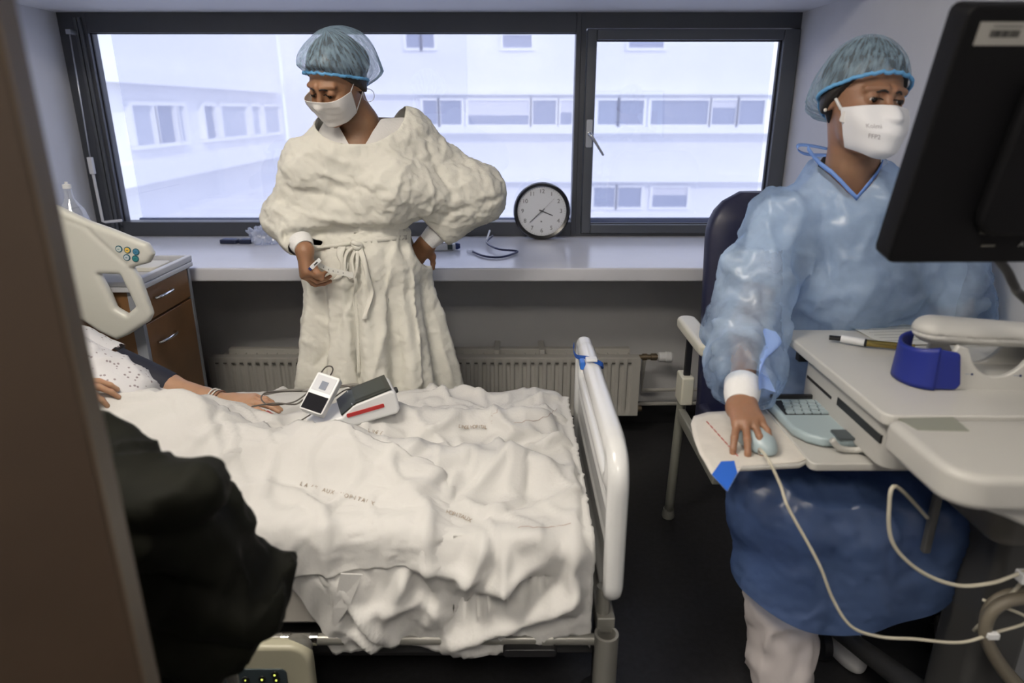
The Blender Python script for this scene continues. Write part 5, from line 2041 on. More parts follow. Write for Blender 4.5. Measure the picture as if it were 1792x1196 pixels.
# what she holds: a white test strip packet on a thin tape
hold = thing('test_strip', 'small white test strip with a blue tip held in the standing nurse\'s fingers', 'test strip', tuple(T(556, 458, Y=1.93)))
hp_ = T(552, 462, Y=1.925)
Mh = Matrix.Translation(hp_) @ Matrix.Rotation(math.radians(-42), 4, 'Y')
MB().rbox((-.018, -.004, -.006), (.020, .003, .006), .003, Mh, axis=1).build('body', white_p, hold, bevel=.001)
MB().rbox((-.026, -.003, -.005), (-.017, .003, .005), .002, Mh, axis=1).build('tip', mat('navy_cap', (.02, .04, .16), .3), hold, bevel=.001)
MB().box((-.004, -.0052, -.002), (.010, -.0038, .001), Mh).build('mark', dark_m, hold)
tape = thing('paper_tape', 'narrow white measuring tape hanging across the gown front', 'tape', tuple(T(600, 478, Y=1.95)))
tp = [T(556, 462, Y=1.93), T(575, 472, Y=1.945), T(596, 477, Y=1.95), T(618, 482, Y=1.955)]
tp = spline(tp, 5)
MB().grid(lambda u, v: tuple(tp[min(len(tp) - 1, int(round(u * (len(tp) - 1))))] + Vector((0, 0, (v - .5) * .016))), len(tp), 2).build('strip', mat('paper_white', (.66, .66, .62), .6), tape, solid=.0008)
tk = MB()
for k in range(5):
    q = tp[3 + 2 * k]
    tk.box((q.x - .0012, q.y - .0022, q.z - .002), (q.x + .0012, q.y - .0008, q.z + .002))
tk.build('printed_marks', mat('print_grey_form', (.25, .25, .25), .6), tape)

# ================================================================ seated nurse
seated = person('person', 'seated nurse in a translucent light blue gown with white duckbill mask', (.84, 1.7, 0))
Hs = Head(T(1510, 172, Y=1.56), (.13, -.98, -.07), (.09, -.03, 1), scale=.96, low=.0, open_=.0030, smile=1)
hs_c = Vector(Hs.c)
neckS = Vector((.775, 1.60, 1.225))
sA, sB = Vector((.625, 1.60, 1.095)), Vector((.985, 1.62, 1.09))       # shoulders: viewer left, viewer right
eA, eB = Vector((.540, 1.50, .87)), Vector((1.075, 1.60, .895))
wA = T(1297, 706, Z=.785)
wA = Vector(wA)
wB = Vector((.96, 1.585, .76))
hipc = Vector((.84, 1.72, .58))
kneeA, kneeB = Vector((.555, 1.24, .545)), Vector((.86, 1.22, .545))
ankA, ankB = Vector((.625, 1.25, .10)), Vector((.88, 1.52, .09))
YS = {'flat': ((0, 1, 0), .72)}


def seat_torso(P, g=0.0):
    return tubes_sdf(P, [((.81, 1.62, 1.08), (.825, 1.64, .93), .130 + g, .118 + g, YS), ((.825, 1.64, .93), (.84, 1.70, .62), .118 + g, .145 + g, {'flat': ((0, 1, 0), .85)}),
                         (sA, sB, .055 + g, .055 + g, {}, .05)], .05)


def seated_skin(P):
    d = Hs.sdf(P)
    d = smin(d, cone(P, Hs.wld([(0, -.03, -.05)])[0], neckS, .044, .050), .02)
    d = smin(d, cone(P, neckS, (.81, 1.64, 1.08), .05, .07), .03)
    t = smin(seat_torso(P, -.028), tubes_sdf(P, [(sA, eA, .044, .036), (eA, wA, .034, .023), (sB, eB, .044, .036), (eB, wB, .034, .023),
                                              (hipc + Vector((-.08, 0, -.02)), kneeA, .075, .052), (kneeA, ankA, .050, .034), (ankA + Vector((0, .02, -.03)), ankA + Vector((-.02, -.11, -.06)), .034, .030),
                                              (hipc + Vector((.08, 0, -.02)), kneeB, .075, .052), (kneeB, ankB, .050, .034), (ankB + Vector((0, .02, -.03)), ankB + Vector((0, -.10, -.055)), .034, .030)], .03), .03)
    return smin(d, t, .03)


hv2, hf2 = surf(seated_skin, hs_c - Vector((.13, .13, .17)), hs_c + Vector((.13, .13, .14)), .0026)
bv2, bf2 = surf(seated_skin, (.33, 1.02, -.01), (1.17, 1.90, hs_c.z - .12), .0105)
MOV = Vector((MOX, MOY, KZ))
hdir = (MOV + Vector((-.004, .0, .03)) - wA)
hpA, tpA = hand_prims(wA, (hdir.x - .01, hdir.y, hdir.z * .55), (-.12, -.22, 1), -1, ((.30, .45, .35), (.34, .50, .40), (.30, .55, .45), (.28, .55, .45)), 0.90, spread=.34, thumb=(.62, -.50, -.40), thumb_curl=.25)
hmA = hand_mesh(hpA, (wA, eA), (.023, .032))
hpB, tpB = hand_prims(wB, (-.8, -.5, -.2), (.2, -.3, 1), 1, (.3, .3, .3, .3), .95)
hmB = hand_mesh(hpB, (wB, eB), (.023, .032), h=.004)
V_, F_ = merge_meshes([(hv2, hf2), (bv2, bf2), hmA, hmB])
sbody = np_mesh('body', V_, F_, skin2_m, seated)
nails(tpA, seated)
head_extras(Hs, seated, -.6)
hair_cap(Hs, seated)
bouffant(Hs, seated, droop=(0, -.024, -.03), size=(.088, .116, .094), centre=(0, -.034, .034), seed=8, tilt=(.66, -.13))

# duckbill respirator


def duckbill(H, parent):
    nu, nv = 52, 30
    L = []
    for j in range(nv):
        v = j / (nv - 1)
        for i in range(nu):
            u = i / (nu - 1) * 2 - 1
            a = u * (1.20 - .42 * v)
            z = -.018 - .132 * v + .012 * (1 - u * u) * (1 - v) - .010 * abs(u) * (1 - v)
            L.append((math.sin(a) * .16, math.cos(a) * .16 + .02, z))
    Lw = H.loc(H.wrap(L, .005))
    for j in range(nv):
        v = j / (nv - 1)
        row = slice(j * nu, (j + 1) * nu)
        uu = np.linspace(-1, 1, nu)
        prof = np.interp(v, [0, .12, .45, .8, 1], [0, .012, .042, .040, .012])
        rise = prof * np.maximum(0, 1 - np.abs(uu) ** 2.2)
        Lw[row, 1] = np.maximum(Lw[row, 1], .104 * np.sqrt(np.maximum(0, 1 - (uu * .98) ** 2)) - .004) + rise
        # central keel and faceted sides
        Lw[row, 1] += .006 * np.maximum(0, 1 - np.abs(uu) * 3.2) * math.sin(math.pi * v)
        Lw[row, 2] += -.010 * rise / .04 * (v > .3) * (v - .3)
    W = H.wld(Lw)
    F = [(j * nu + i, j * nu + i + 1, (j + 1) * nu + i + 1, (j + 1) * nu + i) for j in range(nv - 1) for i in range(nu - 1)]
    W = relax(W, np.array(F), 5, .5)
    m = np_mesh('duckbill_mask', W, F, mat('white_respirator', (.76, .76, .78), .6, bump=.0004, bscale=300), parent)
    so = m.modifiers.new('solid', 'SOLIDIFY')
    so.thickness = .0018
    Wg = W.reshape(nv, nu, 3)
    seam = MB().tube([Vector(p) for p in Wg[3, 4:-4]], .0012, 6)
    seam.build('top_seam', mask_m, m, smooth=True)
    for s, i in ((-1, 0), (1, nu - 1)):
        c = Vector(W[12 * nu + i])
        e1 = H.wld([(s * .082, -.03, .030)])[0]
        MB().tube([Vector(Wg[2, i]), e1], [.0035, .003], 8).build('strap', mat('white_elastic', (.75, .75, .75), .6), m, smooth=True)
        tabn = MB().rbox((-.009, -.0015, -.011), (.009, .0015, .011), .005, Matrix.Translation(Vector(Wg[7, i + (2 if i == 0 else -2)]) + Vector((0, -.003, 0))) @ Matrix.Rotation(.3, 4, 'Y'), axis=1)
        tabn.build('side_tab', mask_m, m, bevel=.001)
    # printed lettering on the viewer-left cheek panel
    prn = mat('mask_print', (.42, .40, .42), .7)
    for (txt, v, u0, size) in (('Kolmi', .40, 0, .0125), ('FFP2', .56, 0, .0125)):
        j = int(v * (nv - 1))
        best = None
        c = Wg[j, int(nu * .29)]
        right = Vector(Wg[j, int(nu * .29) + 4] - Wg[j, int(nu * .29) - 4]).normalized()
        upv = Vector(Wg[j - 3, int(nu * .29)] - Wg[j + 3, int(nu * .29)]).normalized()
        if (right.x < 0):
            right = -right
        nrm = right.cross(upv).normalized()
        R_ = Matrix((right, upv, nrm)).transposed()
        text(txt, size, Vector(c) + nrm * .0026, R_, prn, 'lettering', m)
    return m


duckbill(Hs, seated)
q = Hs.wld([(-.080, -.004, -.036)])[0]
sgn_ear = -1 if (Hs.wld([(-.08, 0, 0)])[0][0] < Hs.c[0]) else 1
q = Hs.wld([(sgn_ear * .081, .002, -.032)])[0]
MB().lathe([(.0001, 0), (.003, .0006), (.0042, .003), (.003, .0054), (.0001, .006)], Vector(q), Vector((-1, -.3, 0)), 12).build('pearl_earring', mat('pearl', (.6, .56, .5), .2), seated, smooth=True)

# white scrubs under the gown
scrub_m = mat('white_scrubs', (0.60, 0.60, 0.62), 0.85, bump=.001, bscale=70)
tv, tf = surf(lambda P: smin(seat_torso(P, -.006), tubes_sdf(P, [(sA, sA.lerp(eA, .45), .060, .058), (sB, sB.lerp(eB, .75), .060, .058), (neckS + Vector((0, .02, -.02)), neckS + Vector((0, .03, -.08)), .07, .10)], .04), .04),
              (.45, 1.40, .55), (1.16, 1.90, 1.27), .009)
pv = tv - np.array(neckS)
vc = ((pv[:, 1] < .03) & (np.abs(pv[:, 0] + .017) < (pv[:, 2] + .068) * .90)) | (pv[:, 2] > .03)
endA = ((tv - np.array(sA)) @ np.array(eA - sA) / (eA - sA).length_squared > .72) & (tv[:, 0] < .64) & (tv[:, 2] < 1.0) & (tv[:, 0] < .60)
tv, tf = cut(tv, tf, ~vc)
tv = smooth_rim(tv, tf)
np_mesh('scrub_top', tv, tf, scrub_m, seated)


def trousers(P):
    return tubes_sdf(P, [(hipc + Vector((-.08, 0, -.02)), kneeA, .092, .070), (kneeA, ankA + Vector((0, 0, .02)), .068, .070),
                         (hipc + Vector((.08, 0, -.02)), kneeB, .092, .070), (kneeB, ankB, .068, .064)], .03)


pv_, pf_ = surf(trousers, (.30, 1.08, .05), (1.1, 1.90, .72), .009)
nn_ = normals(pv_, pf_)
pv_ = pv_ + nn_ * (fnoise(pv_ * np.array([1, 1, .6]), 18, 4, 2) * .010 + crumple(pv_, 11, 3, (1, 1, .7)) * .008)[:, None]
pv_, pf_ = cut(pv_, pf_, pv_[:, 2] > .075)
np_mesh('trousers', pv_, smooth_rim(pv_, pf_) if False else pf_, mat('pinkish_white_trousers', (.56, .52, .52), .85, bump=.001, bscale=60), seated)
for an in (ankA, ankB):
    c_ = an + Vector((-.01, -.045, -.065))
    cv_, cf_ = surf(lambda P: smax(ell(P, tuple(c_), (.047, .13, .055)), -P[:, 2] + .001, .004), (c_.x - .07, c_.y - .16, -.005), (c_.x + .07, c_.y + .16, .10), .006)
    np_mesh('clog', cv_, cf_, mat('white_clog', (.6, .6, .6), .4), seated)

# translucent plastic-coated gown
pe_m = see_through('pale_blue_gown_film', (.56, .73, .96), .48, rough=.28, translucent=.35, gloss=.08, vary=.24, vscale=5, tint=(.76, .86, 1.0))
nt = pe_m.node_tree
tc = nt.nodes.new('ShaderNodeTexCoord')
nz = nt.nodes.new('ShaderNodeTexNoise')
nz.inputs['Scale'].default_value = 38
nz.inputs['Detail'].default_value = 4
bpn = nt.nodes.new('ShaderNodeBump')
bpn.inputs['Distance'].default_value = .004
bpn.inputs['Strength'].default_value = .6
nt.links.new(tc.outputs['Object'], nz.inputs['Vector'])
nt.links.new(nz.outputs['Fac'], bpn.inputs['Height'])
for n in nt.nodes:
    if n.type in ('BSDF_DIFFUSE', 'BSDF_GLOSSY', 'BSDF_TRANSLUCENT'):
        nt.links.new(bpn.outputs['Normal'], n.inputs['Normal'])


def sleeves(P):
    a = tubes_sdf(P, [(sA + Vector((.01, 0, 0)), sA.lerp(eA, .5) + Vector((-.012, 0, 0)), .072, .080), (sA.lerp(eA, .5) + Vector((-.012, 0, 0)), eA + Vector((-.005, -.01, -.01)), .080, .082), (eA + Vector((-.005, -.01, -.01)), eA.lerp(wA, .55), .082, .076), (eA.lerp(wA, .55), eA.lerp(wA, .86), .070, .042)], .04)
    b = tubes_sdf(P, [(sB, sB.lerp(eB, .5), .072, .078), (sB.lerp(eB, .5), eB, .078, .078), (eB, eB.lerp(wB, .55), .076, .066), (eB.lerp(wB, .55), eB.lerp(wB, .86), .06, .042)], .04)
    return np.minimum(a, b)


def seated_gown(P):
    d = seat_torso(P, .022)
    d = smin(d, cone(P, neckS + Vector((0, .02, -.04)), neckS + Vector((.005, .03, -.10)), .082, .13, flat=((0, 1, 0), .8)), .05)
    d = smin(d, cone(P, (.78, 1.585, .98), (.88, 1.59, .97), .09, .09), .06)
    d = smin(d, tubes_sdf(P, [(neckS + Vector((-.04, .02, -.045)), sA + Vector((.02, 0, .012)), .058, .060), (neckS + Vector((.04, .02, -.045)), sB + Vector((-.02, 0, .012)), .058, .060)], .03), .03)
    d = smin(d, sleeves(P), .035)
    # apron over the lap: from the waist over both thighs and hanging off the knees
    lap = tubes_sdf(P, [(hipc + Vector((-.10, 0, 0)), kneeA + Vector((-.005, 0, .012)), .115, .088), (hipc + Vector((.10, 0, 0)), kneeB + Vector((.01, 0, .012)), .115, .088),
                        (kneeA + Vector((0, 0, .012)), kneeB + Vector((0, 0, .012)), .084, .084)], .05)
    hang = cone(P, kneeA + Vector((.02, .0, 0)), kneeA + Vector((.015, -.02, -.20)), .092, .100)
    hang = smin(hang, cone(P, kneeB + Vector((-.02, 0, 0)), kneeB + Vector((-.03, -.01, -.15)), .092, .10), .09)
    hang = smin(hang, cone(P, (.70, 1.215, .54), (.70, 1.20, .33), .10, .10), .09)
    d = smin(d, smin(lap, hang, .03), .05)
    return d


pgv, pgf = surf(seated_gown, (.33, 1.02, .16), (1.24, 1.92, 1.25), .0088)
pgv = relax(pgv, pgf, 2)
pgn = normals(pgv, pgf)


def sgp(px, py):
    p0 = Vector((0, 0, CAM_H))
    dv = (T(px, py, Y=2.0) - p0).normalized()
    ts = np.arange(1.0, 2.3, .004)
    P = np.array([list(p0 + dv * t) for t in ts])
    d = seated_gown(P)
    i = np.argmax(d < 0)
    return P[i]


sw_ = pgv + np.stack([fnoise(pgv, 10, 3.0), 0 * pgv[:, 0], fnoise(pgv, 10, 8.0)], 1) * .012
isl = np.clip((.03 - sleeves(pgv)) / .02, 0, 1)
lowp = np.clip((.62 - pgv[:, 2]) / .06, 0, 1)
disp = fnoise(pgv, 14, 7.3, 2) * .010 * (1 - .6 * lowp) + crumple(pgv, 7, 1.7, (1, 1, .7)) * .008 * (1 - .7 * lowp) + crumple(pgv, 13, 4.2) * .004 * isl
disp += np.sin(pgv[:, 0] * 46) * .003 * lowp
for (a, b, w, amp) in (((1390, 350), (1420, 480), .016, .012), ((1440, 360), (1450, 480), .014, -.012), ((1480, 350), (1480, 540), .008, .007), ((1340, 370), (1400, 470), .014, -.012), ((1350, 340), (1350, 480), .012, .012),
                      ((1330, 480), (1480, 488), .004, .006), ((1390, 560), (1420, 500), .012, .010), ((1480, 560), (1520, 500), .012, .010), ((1540, 360), (1500, 460), .014, .010), ((1340, 500), (1345, 600), .012, -.014),
                      ((1280, 420), (1330, 520), .012, .012), ((1260, 470), (1330, 560), .010, -.012), ((1250, 560), (1330, 590), .010, .012), ((1240, 620), (1320, 640), .009, -.012), ((1250, 600), (1310, 680), .009, .010),
                      ((1290, 380), (1300, 460), .012, -.010)):
    disp = disp + crest(sw_, sgp(*a), sgp(*b), w * 1.3, amp * 1.5)
pgv = pgv + pgn * disp[:, None]
s_nk = neckS + Vector((-.005, .0, .045))
pvn = pgv - np.array(s_nk)
vneck = ((pvn[:, 1] < .03) & (np.abs(pvn[:, 0] + .012) < (pvn[:, 2] + .105) * .90) & (pvn[:, 2] > -.105)) | (np.linalg.norm(pvn / np.array([.082, .085, .06]), axis=1) < 1)
hemz = .345 + .10 * np.clip((pgv[:, 0] - .64) / .32, 0, 1) ** 1.4 + .06 * np.clip((.62 - pgv[:, 0]) / .17, 0, 1) ** 1.3
hemz = np.where(pgv[:, 1] > 1.34, .46, hemz)
keep = ~(vneck | beyond(pgv, eA, wA, .85) | beyond(pgv, eB, wB, .86) | (pgv[:, 2] < hemz))
pgv, pgf = cut(pgv, pgf, keep)
pgv = smooth_rim(pgv, pgf)
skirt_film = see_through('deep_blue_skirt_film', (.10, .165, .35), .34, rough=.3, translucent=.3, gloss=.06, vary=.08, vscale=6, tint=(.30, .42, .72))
pgown = np_mesh('plastic_gown', pgv, pgf, pe_m, seated)
simulate(pgown, 9, pins=goal(pgv, pgf, .30, .66, .6), shrink=-.035, stiff=20, bend=2.0, gravity=.3, pin_stiff=.6, mass=.25)
co_g = np.array([v.co[:] for v in pgown.data.vertices]) + np.array(root_loc(seated))
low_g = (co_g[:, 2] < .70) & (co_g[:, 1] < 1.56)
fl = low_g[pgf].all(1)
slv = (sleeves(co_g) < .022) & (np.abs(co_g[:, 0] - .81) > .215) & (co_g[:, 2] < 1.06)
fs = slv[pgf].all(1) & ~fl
sleeve_film = see_through('pale_blue_sleeve_film', (.56, .72, .94), .55, rough=.35, translucent=.3, gloss=.07, vary=.36, vscale=7, tint=(.80, .88, 1.0))
tmp_v, tmp_f = co_g, pgf
bpy.data.objects.remove(pgown)


def sub_mesh(sel):
    Fs = tmp_f[sel]
    used = np.unique(Fs)
    mp2 = -np.ones(len(tmp_v), int)
    mp2[used] = np.arange(len(used))
    return tmp_v[used], mp2[Fs]


pgown = np_mesh('plastic_gown', *sub_mesh(~fl & ~fs), pe_m, seated)
for left_ in (True, False):
    side_ = (co_g[:, 0] < .81)[pgf].all(1) == left_
    np_mesh('gown_sleeve', *sub_mesh(fs & side_), sleeve_film, pgown)
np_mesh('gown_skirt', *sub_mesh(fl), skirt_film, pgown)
trim_m = mat('blue_gown_binding', (.16, .30, .70), .6)
# neck binding follows the V
vpt = []
for k in range(13):
    f = k / 12
    x = s_nk.x - .012 + (-.092 + .184 * f)
    zt2 = s_nk.z - .105 + abs(x - s_nk.x + .012) / .90
    # find the front surface
    ys_ = np.arange(1.38, 1.70, .003)
    P = np.array([[x, y, zt2] for y in ys_])
    dd_ = seated_gown(P)
    i = int(np.argmax(dd_ < .003))
    vpt.append(Vector((x, ys_[i] - .002 if dd_[i] < .003 else 1.60, zt2)))
MB().grid(lambda u, v: tuple(vpt[int(round(u * 12))] + Vector((0, -.002, (v - .5) * .011))), 13, 2).build('neck_binding', trim_m, pgown, solid=.002, smooth=True)
# loop of the neck tie standing off behind her
t0 = T(1447, 262, Y=1.60)
lp = [T(1452, 262, Y=1.62), T(1425, 256, Y=1.62), T(1399, 254, Y=1.62), T(1396, 262, Y=1.62), T(1412, 270, Y=1.62), T(1450, 272, Y=1.62)]
lp = spline([Vector(p) for p in lp], 6)
MB().grid(lambda u, v: tuple(lp[min(len(lp) - 1, int(round(u * (len(lp) - 1))))] + Vector((0, .010 * (v - .5), 0.006 * (v - .5)))), len(lp), 3).build('neck_tie', trim_m, pgown, solid=.001, smooth=True)
# waist tie hanging at her side
wp = [Vector(sgp(px, py)) + Vector((0, -.010, 0)) for (px, py) in ((1342, 575), (1352, 600), (1334, 625), (1330, 650), (1338, 680))]
wp = spline(wp, 5)
MB().grid(lambda u, v: tuple(wp[min(len(wp) - 1, int(round(u * (len(wp) - 1))))] + Vector((.022 * (v - .5) * (1 + .4 * math.sin(u * 8)), .010 * math.sin(v * 5 + u * 6), 0))), len(wp), 6).build('waist_tie', see_through('blue_tie_film', (.35, .52, .95), .08, translucent=.35, gloss=.08), pgown, smooth=True)
a, b = eA.lerp(wA, .76), eA.lerp(wA, 1.02)
ax_ = b - a
MB().lathe([(.037, 0), (.036, ax_.length * .5), (.030, ax_.length), (.027, ax_.length), (.027, ax_.length - .01)], a, ax_, 30, caps=False).build('knit_cuff', knit_m, pgown, smooth='auto')

# ================================================================ bed linen and patient
linen_m = mat('white_cotton_sheet', (0.58, 0.575, 0.56), 0.85, bump=.0008, bscale=120, var=.02, vscale=6)
linen2_m = mat('white_fitted_sheet', (0.66, 0.66, 0.65), 0.85, bump=.0008, bscale=120)


def seg_bump(x, y, a, b, ra, rb, ha, hb):
    ax_, ay = a
    bx_, by = b
    ex, ey = bx_ - ax_, by - ay
    t = max(0, min(1, ((x - ax_) * ex + (y - ay) * ey) / (ex * ex + ey * ey)))
    d = math.hypot(x - ax_ - ex * t, y - ay - ey * t)
    r = ra + (rb - ra) * t
    h = ha + (hb - ha) * t
    return h * math.exp(-(d / r) ** 2 * 1.1)


def body_bump(x, y):
    h = 0
    for s in (((-1.14, 1.54), (-.80, 1.53), .21, .17, .25, .17), ((-.80, 1.56), (-.38, 1.62), .10, .09, .075, .07), ((-.38, 1.66), (.03, 1.68), .09, .07, .085, .055),
              ((-.78, 1.48), (-.36, 1.45), .13, .10, .09, .085), ((-.36, 1.45), (.03, 1.44), .09, .07, .085, .055), ((.03, 1.68), (.07, 1.69), .06, .05, .06, .05), ((.03, 1.44), (.07, 1.43), .06, .05, .06, .05)):
        h = max(h, seg_bump(x, y, *s)) * .5 + .5 * (h + seg_bump(x, y, *s) - h * seg_bump(x, y, *s) / .14 if h > 0 else seg_bump(x, y, *s))
    h += seg_bump(x, y, (-.62, 1.86), (-.45, 1.86), .10, .09, .030, .035)
    h += seg_bump(x, y, (-.28, 1.84), (-.18, 1.84), .07, .07, .025, .02)
    h *= 1 - .75 * math.exp(-(((x + .74) / .22) ** 2 + ((y - 1.74) / .07) ** 2))
    return min(h, .25)


YN, YFAR = 1.200, 1.958


def sheet_point(xm, l, zend, yfar=YFAR, lift=.010, far_drop=.03):
    """l: 0 at the far edge, runs across the top, over the near edge and down."""
    r = .045
    L1 = far_drop
    L2 = L1 + (yfar - YN) - r
    arc = r * math.pi / 2
    if l < L1:
        y, z, w = yfar + .004, -(L1 - l), 0
    elif l < L2:
        y, z, w = yfar - (l - L1), 0, 1
    elif l < L2 + arc:
        a = (l - L2) / r
        y, z, w = YN + r - r * math.sin(a), -r + r * math.cos(a), math.cos(a)
    else:
        y, z, w = YN, -r - (l - L2 - arc), 0
    bmp = body_bump(xm, y) * w
    x2, z2 = bx(xm, MZ1 + lift + bmp)
    if w < 1:
        z2 += z
    return np.array([x2, y, z2]), L2 + arc


def sheet_grid(x0, x1, nx, n_l, zend_fn, lift, l0_fn=None):
    V = []
    for i in range(nx):
        xm = x0 + (x1 - x0) * i / (nx - 1)
        ze = zend_fn(xm)
        top = bx(xm, MZ1 + lift)[1]
        _, Lc = sheet_point(xm, 0, ze, lift=lift)
        Lend = Lc + max(0.0, top - .045 - ze) if ze is not None else Lc
        la = l0_fn(xm) if l0_fn else 0.0
        if ze < 0:
            Lend = -ze                # end already on top: -ze is the run length
        for j in range(n_l):
            l = la + (Lend - la) * j / (n_l - 1)
            V.append(sheet_point(xm, l, ze, lift=lift)[0])
    V = np.array(V)
    F = np.array([(i * n_l + j, (i + 1) * n_l + j, (i + 1) * n_l + j + 1, i * n_l + j + 1) for i in range(nx - 1) for j in range(n_l - 1)])
    return V, F


def on_bed(px, py):
    """Point of the linen seen at a pixel: the top for most, the near drape lower down."""
    p0 = Vector((0, 0, CAM_H))
    d = (T(px, py, Y=1.5) - p0)
    t = .7
    while t < 1.4:
        p = p0 + d * t
        if p.y >= YN and p.z <= MZ1 + .012 + body_bump(p.x, p.y) and p.y > YN + .02:
            return np.array(p)
        if YN <= p.y <= YN + .02 and p.z < MZ1 + .012:
            return np.array(p)
        t += .004
    return np.array(T(px, py, Z=MZ1 + .02))


def zendA(x):
    if x < -.50:
        return .47
    if x < -.40:
        return .47 - (.47 - .25) * (x + .50) / .10
    return .240 + .018 * math.sin(x * 18) + .03 * max(0, (x - .05) / .1)


FOLDS = (((720, 821), (1000, 775), .013, .018), ((695, 806), (735, 785), .010, .010), ((560, 812), (762, 838), .014, .018), ((762, 838), (690, 900), .012, .014), ((925, 785), (925, 880), .016, -.014),
         ((996, 795), (1006, 930), .010, .014), ((925, 880), (850, 915), .014, -.014), ((858, 912), (920, 870), .012, .014), ((800, 830), (775, 880), .008, .010), ((868, 720), (911, 765), .012, .016), ((911, 765), (870, 785), .012, .012),
         ((740, 765), (800, 725), .010, .014), ((806, 780), (812, 800), .008, .010), ((840, 690), (870, 730), .010, .012), ((395, 808), (482, 795), .012, .014), ((482, 797), (466, 905), .010, .016), ((349, 797), (418, 733), .012, .014),
         ((316, 705), (341, 754), .010, .012), ((440, 860), (510, 930), .014, .010), ((500, 760), (640, 775), .016, .012), ((540, 740), (700, 760), .014, .010), ((620, 800), (720, 822), .012, -.010), ((430, 770), (480, 745), .012, .012),
         ((360, 830), (430, 800), .012, .012), ((690, 700), (830, 690), .014, .010), ((745, 680), (790, 700), .010, .010), ((940, 690), (960, 760), .014, .010), ((600, 760), (560, 800), .012, -.008), ((640, 850), (760, 870), .012, .010))
FOLDS_N = (((600, 1010), (680, 1110), .014, .026), ((720, 990), (680, 1075), .012, .022), ((720, 990), (770, 1050), .012, -.016), ((770, 1050), (740, 1090), .012, .018), ((800, 1112), (1000, 1020), .016, .034), ((790, 1085), (960, 1010), .014, -.026), ((830, 1025), (960, 965), .014, .026),
           ((860, 945), (805, 1022), .012, .022), ((870, 1010), (890, 960), .012, .016), ((740, 980), (850, 1000), .012, .016), ((640, 1060), (740, 1040), .010, .014), ((1005, 940), (1000, 1080), .014, .018), ((900, 1100), (1000, 1070), .014, -.014), ((610, 1090), (660, 1120), .012, .020), ((900, 950), (955, 950), .014, .018))


def linen_disp(V, N, seed, amp=1.0):
    d = fnoise(V * np.array([1, 1, .6]), 7, seed, 2) * .008 + crumple(V, 4.2, seed + 3, (1, 1.5, .4)) * .018 + crumple(V, 10, seed + 8, (1.1, .9, .5)) * .005
    d *= amp
    W = V + np.stack([fnoise(V, 9, seed + 20), fnoise(V, 9, seed + 31), 0 * d], 1) * .018
    for (a, b, w, am) in FOLDS + FOLDS_N:
        d = d + crest(W, on_bed(*a), on_bed(*b), w * 1.6, am * 2.0)
    d = d * (.12 + .88 * np.clip((.165 - V[:, 0]) / .05, 0, 1))
    return V + N * d[:, None]


def freeze_linen(V, F, name, seed, amp=1.0, shrink=-.045):
    N = normals(V, F)
    if N[:, 2].mean() < 0:
        F = F[:, ::-1]
        N = -N
    V = linen_disp(V, N, seed, amp)
    V = relax(V, F, 1, .4)
    o = np_mesh(name, V, F, linen_m)
    simulate(o, 9, pins=np.full(len(V), .3), shrink=shrink, stiff=20, bend=1.2, gravity=.35, pin_stiff=.6, mass=.3)
    co = np.array([v.co[:] for v in o.data.vertices])
    # stay above the mattress and outside its near side
    ztop = np.array([bx(x, MZ1)[1] for x in co[:, 0]]) + (.004 if name == 'top_sheet' else -.010)
    inside = (co[:, 1] > MY0 - .004) & (co[:, 1] < MY1) & (co[:, 2] > .3)
    co[:, 2] = np.where(inside, np.maximum(co[:, 2], ztop), co[:, 2])
    co[:, 0] = np.minimum(co[:, 0], FX0 - .006)
    lowp_ = co[:, 2] < ztop - .004
    co[:, 1] = np.where(lowp_ & (co[:, 1] < 1.5), np.minimum(co[:, 1], MY0 - .005), co[:, 1])
    o.data.vertices.foreach_set('co', co.ravel())
    o.data.update()
    s_ = o.modifiers.new('solid', 'SOLIDIFY')
    s_.thickness = .002
    s_.offset = 1
    return o, co


def endx(V):
    """The foot end turns down between mattress and foot panel."""
    e = np.maximum(0, V[:, 0] - .135)
    V[:, 2] -= np.where(e > 0, e * e * 18 + e * .5, 0)
    V[:, 0] = np.minimum(V[:, 0], .176)
    return V


VA, FA = sheet_grid(-1.00, .172, 150, 120, zendA, .010)
VA = endx(VA)
sheetA, coA = freeze_linen(VA, FA, 'top_sheet', 1.0)
tag(sheetA, 'crumpled white top sheet covering the bed down to the foot panel', 'sheet')


def zendB(x):
    if x < -.62:
        return .405
    f = (x + .62) / .60
    return .405 + .075 * f


def l0B(x):
    # far boundary of the folded-back layer, running diagonally over the legs
    return .03 + (.30 + .30 * min(1, max(0, (x + 1.15) / 1.1)))


VB, FB = sheet_grid(-1.22, -.03, 130, 60, zendB, .034, l0B)
# thin out the layer towards its far and right edge so that it lies on the sheet below
t_e = np.tile(np.linspace(0, 1, 60), 130)
s_e = np.repeat(np.linspace(0, 1, 130), 60)
VB[:, 2] -= .018 * np.clip(1 - t_e / .12, 0, 1) + .055 * np.clip((s_e - .84) / .14, 0, 1)
VB[:, 1] += np.where(VB[:, 2] < .50, .020 * np.clip((s_e - .86) / .12, 0, 1), 0)
sheetB, coB = freeze_linen(VB, FB, 'folded_sheet', 1.0, .9)
tag(sheetB, 'white sheet folded over the near edge of the bed, lying on the top sheet', 'sheet')
# rolled hem
hem = [Vector(coB[i * 60 + 59]) + Vector((0, -.001, .003)) for i in range(0, 130, 2)]
sheetB.modifiers['solid'].thickness = .006
# loose pointed end of the sheet hanging in front of the mattress
a_, b_, c_, d_ = (T(px, py, Y=1.172) for (px, py) in ((596, 1004), (634, 1006), (612, 1060), (586, 1098)))
e_ = T(583, 1065, Y=1.172)
MB().add([a_, b_, c_ + Vector((0, -.004, 0)), d_, e_], [(0, 1, 2, 3, 4)]).build('hanging_corner', linen_m, sheetA, solid=.003, smooth=False)

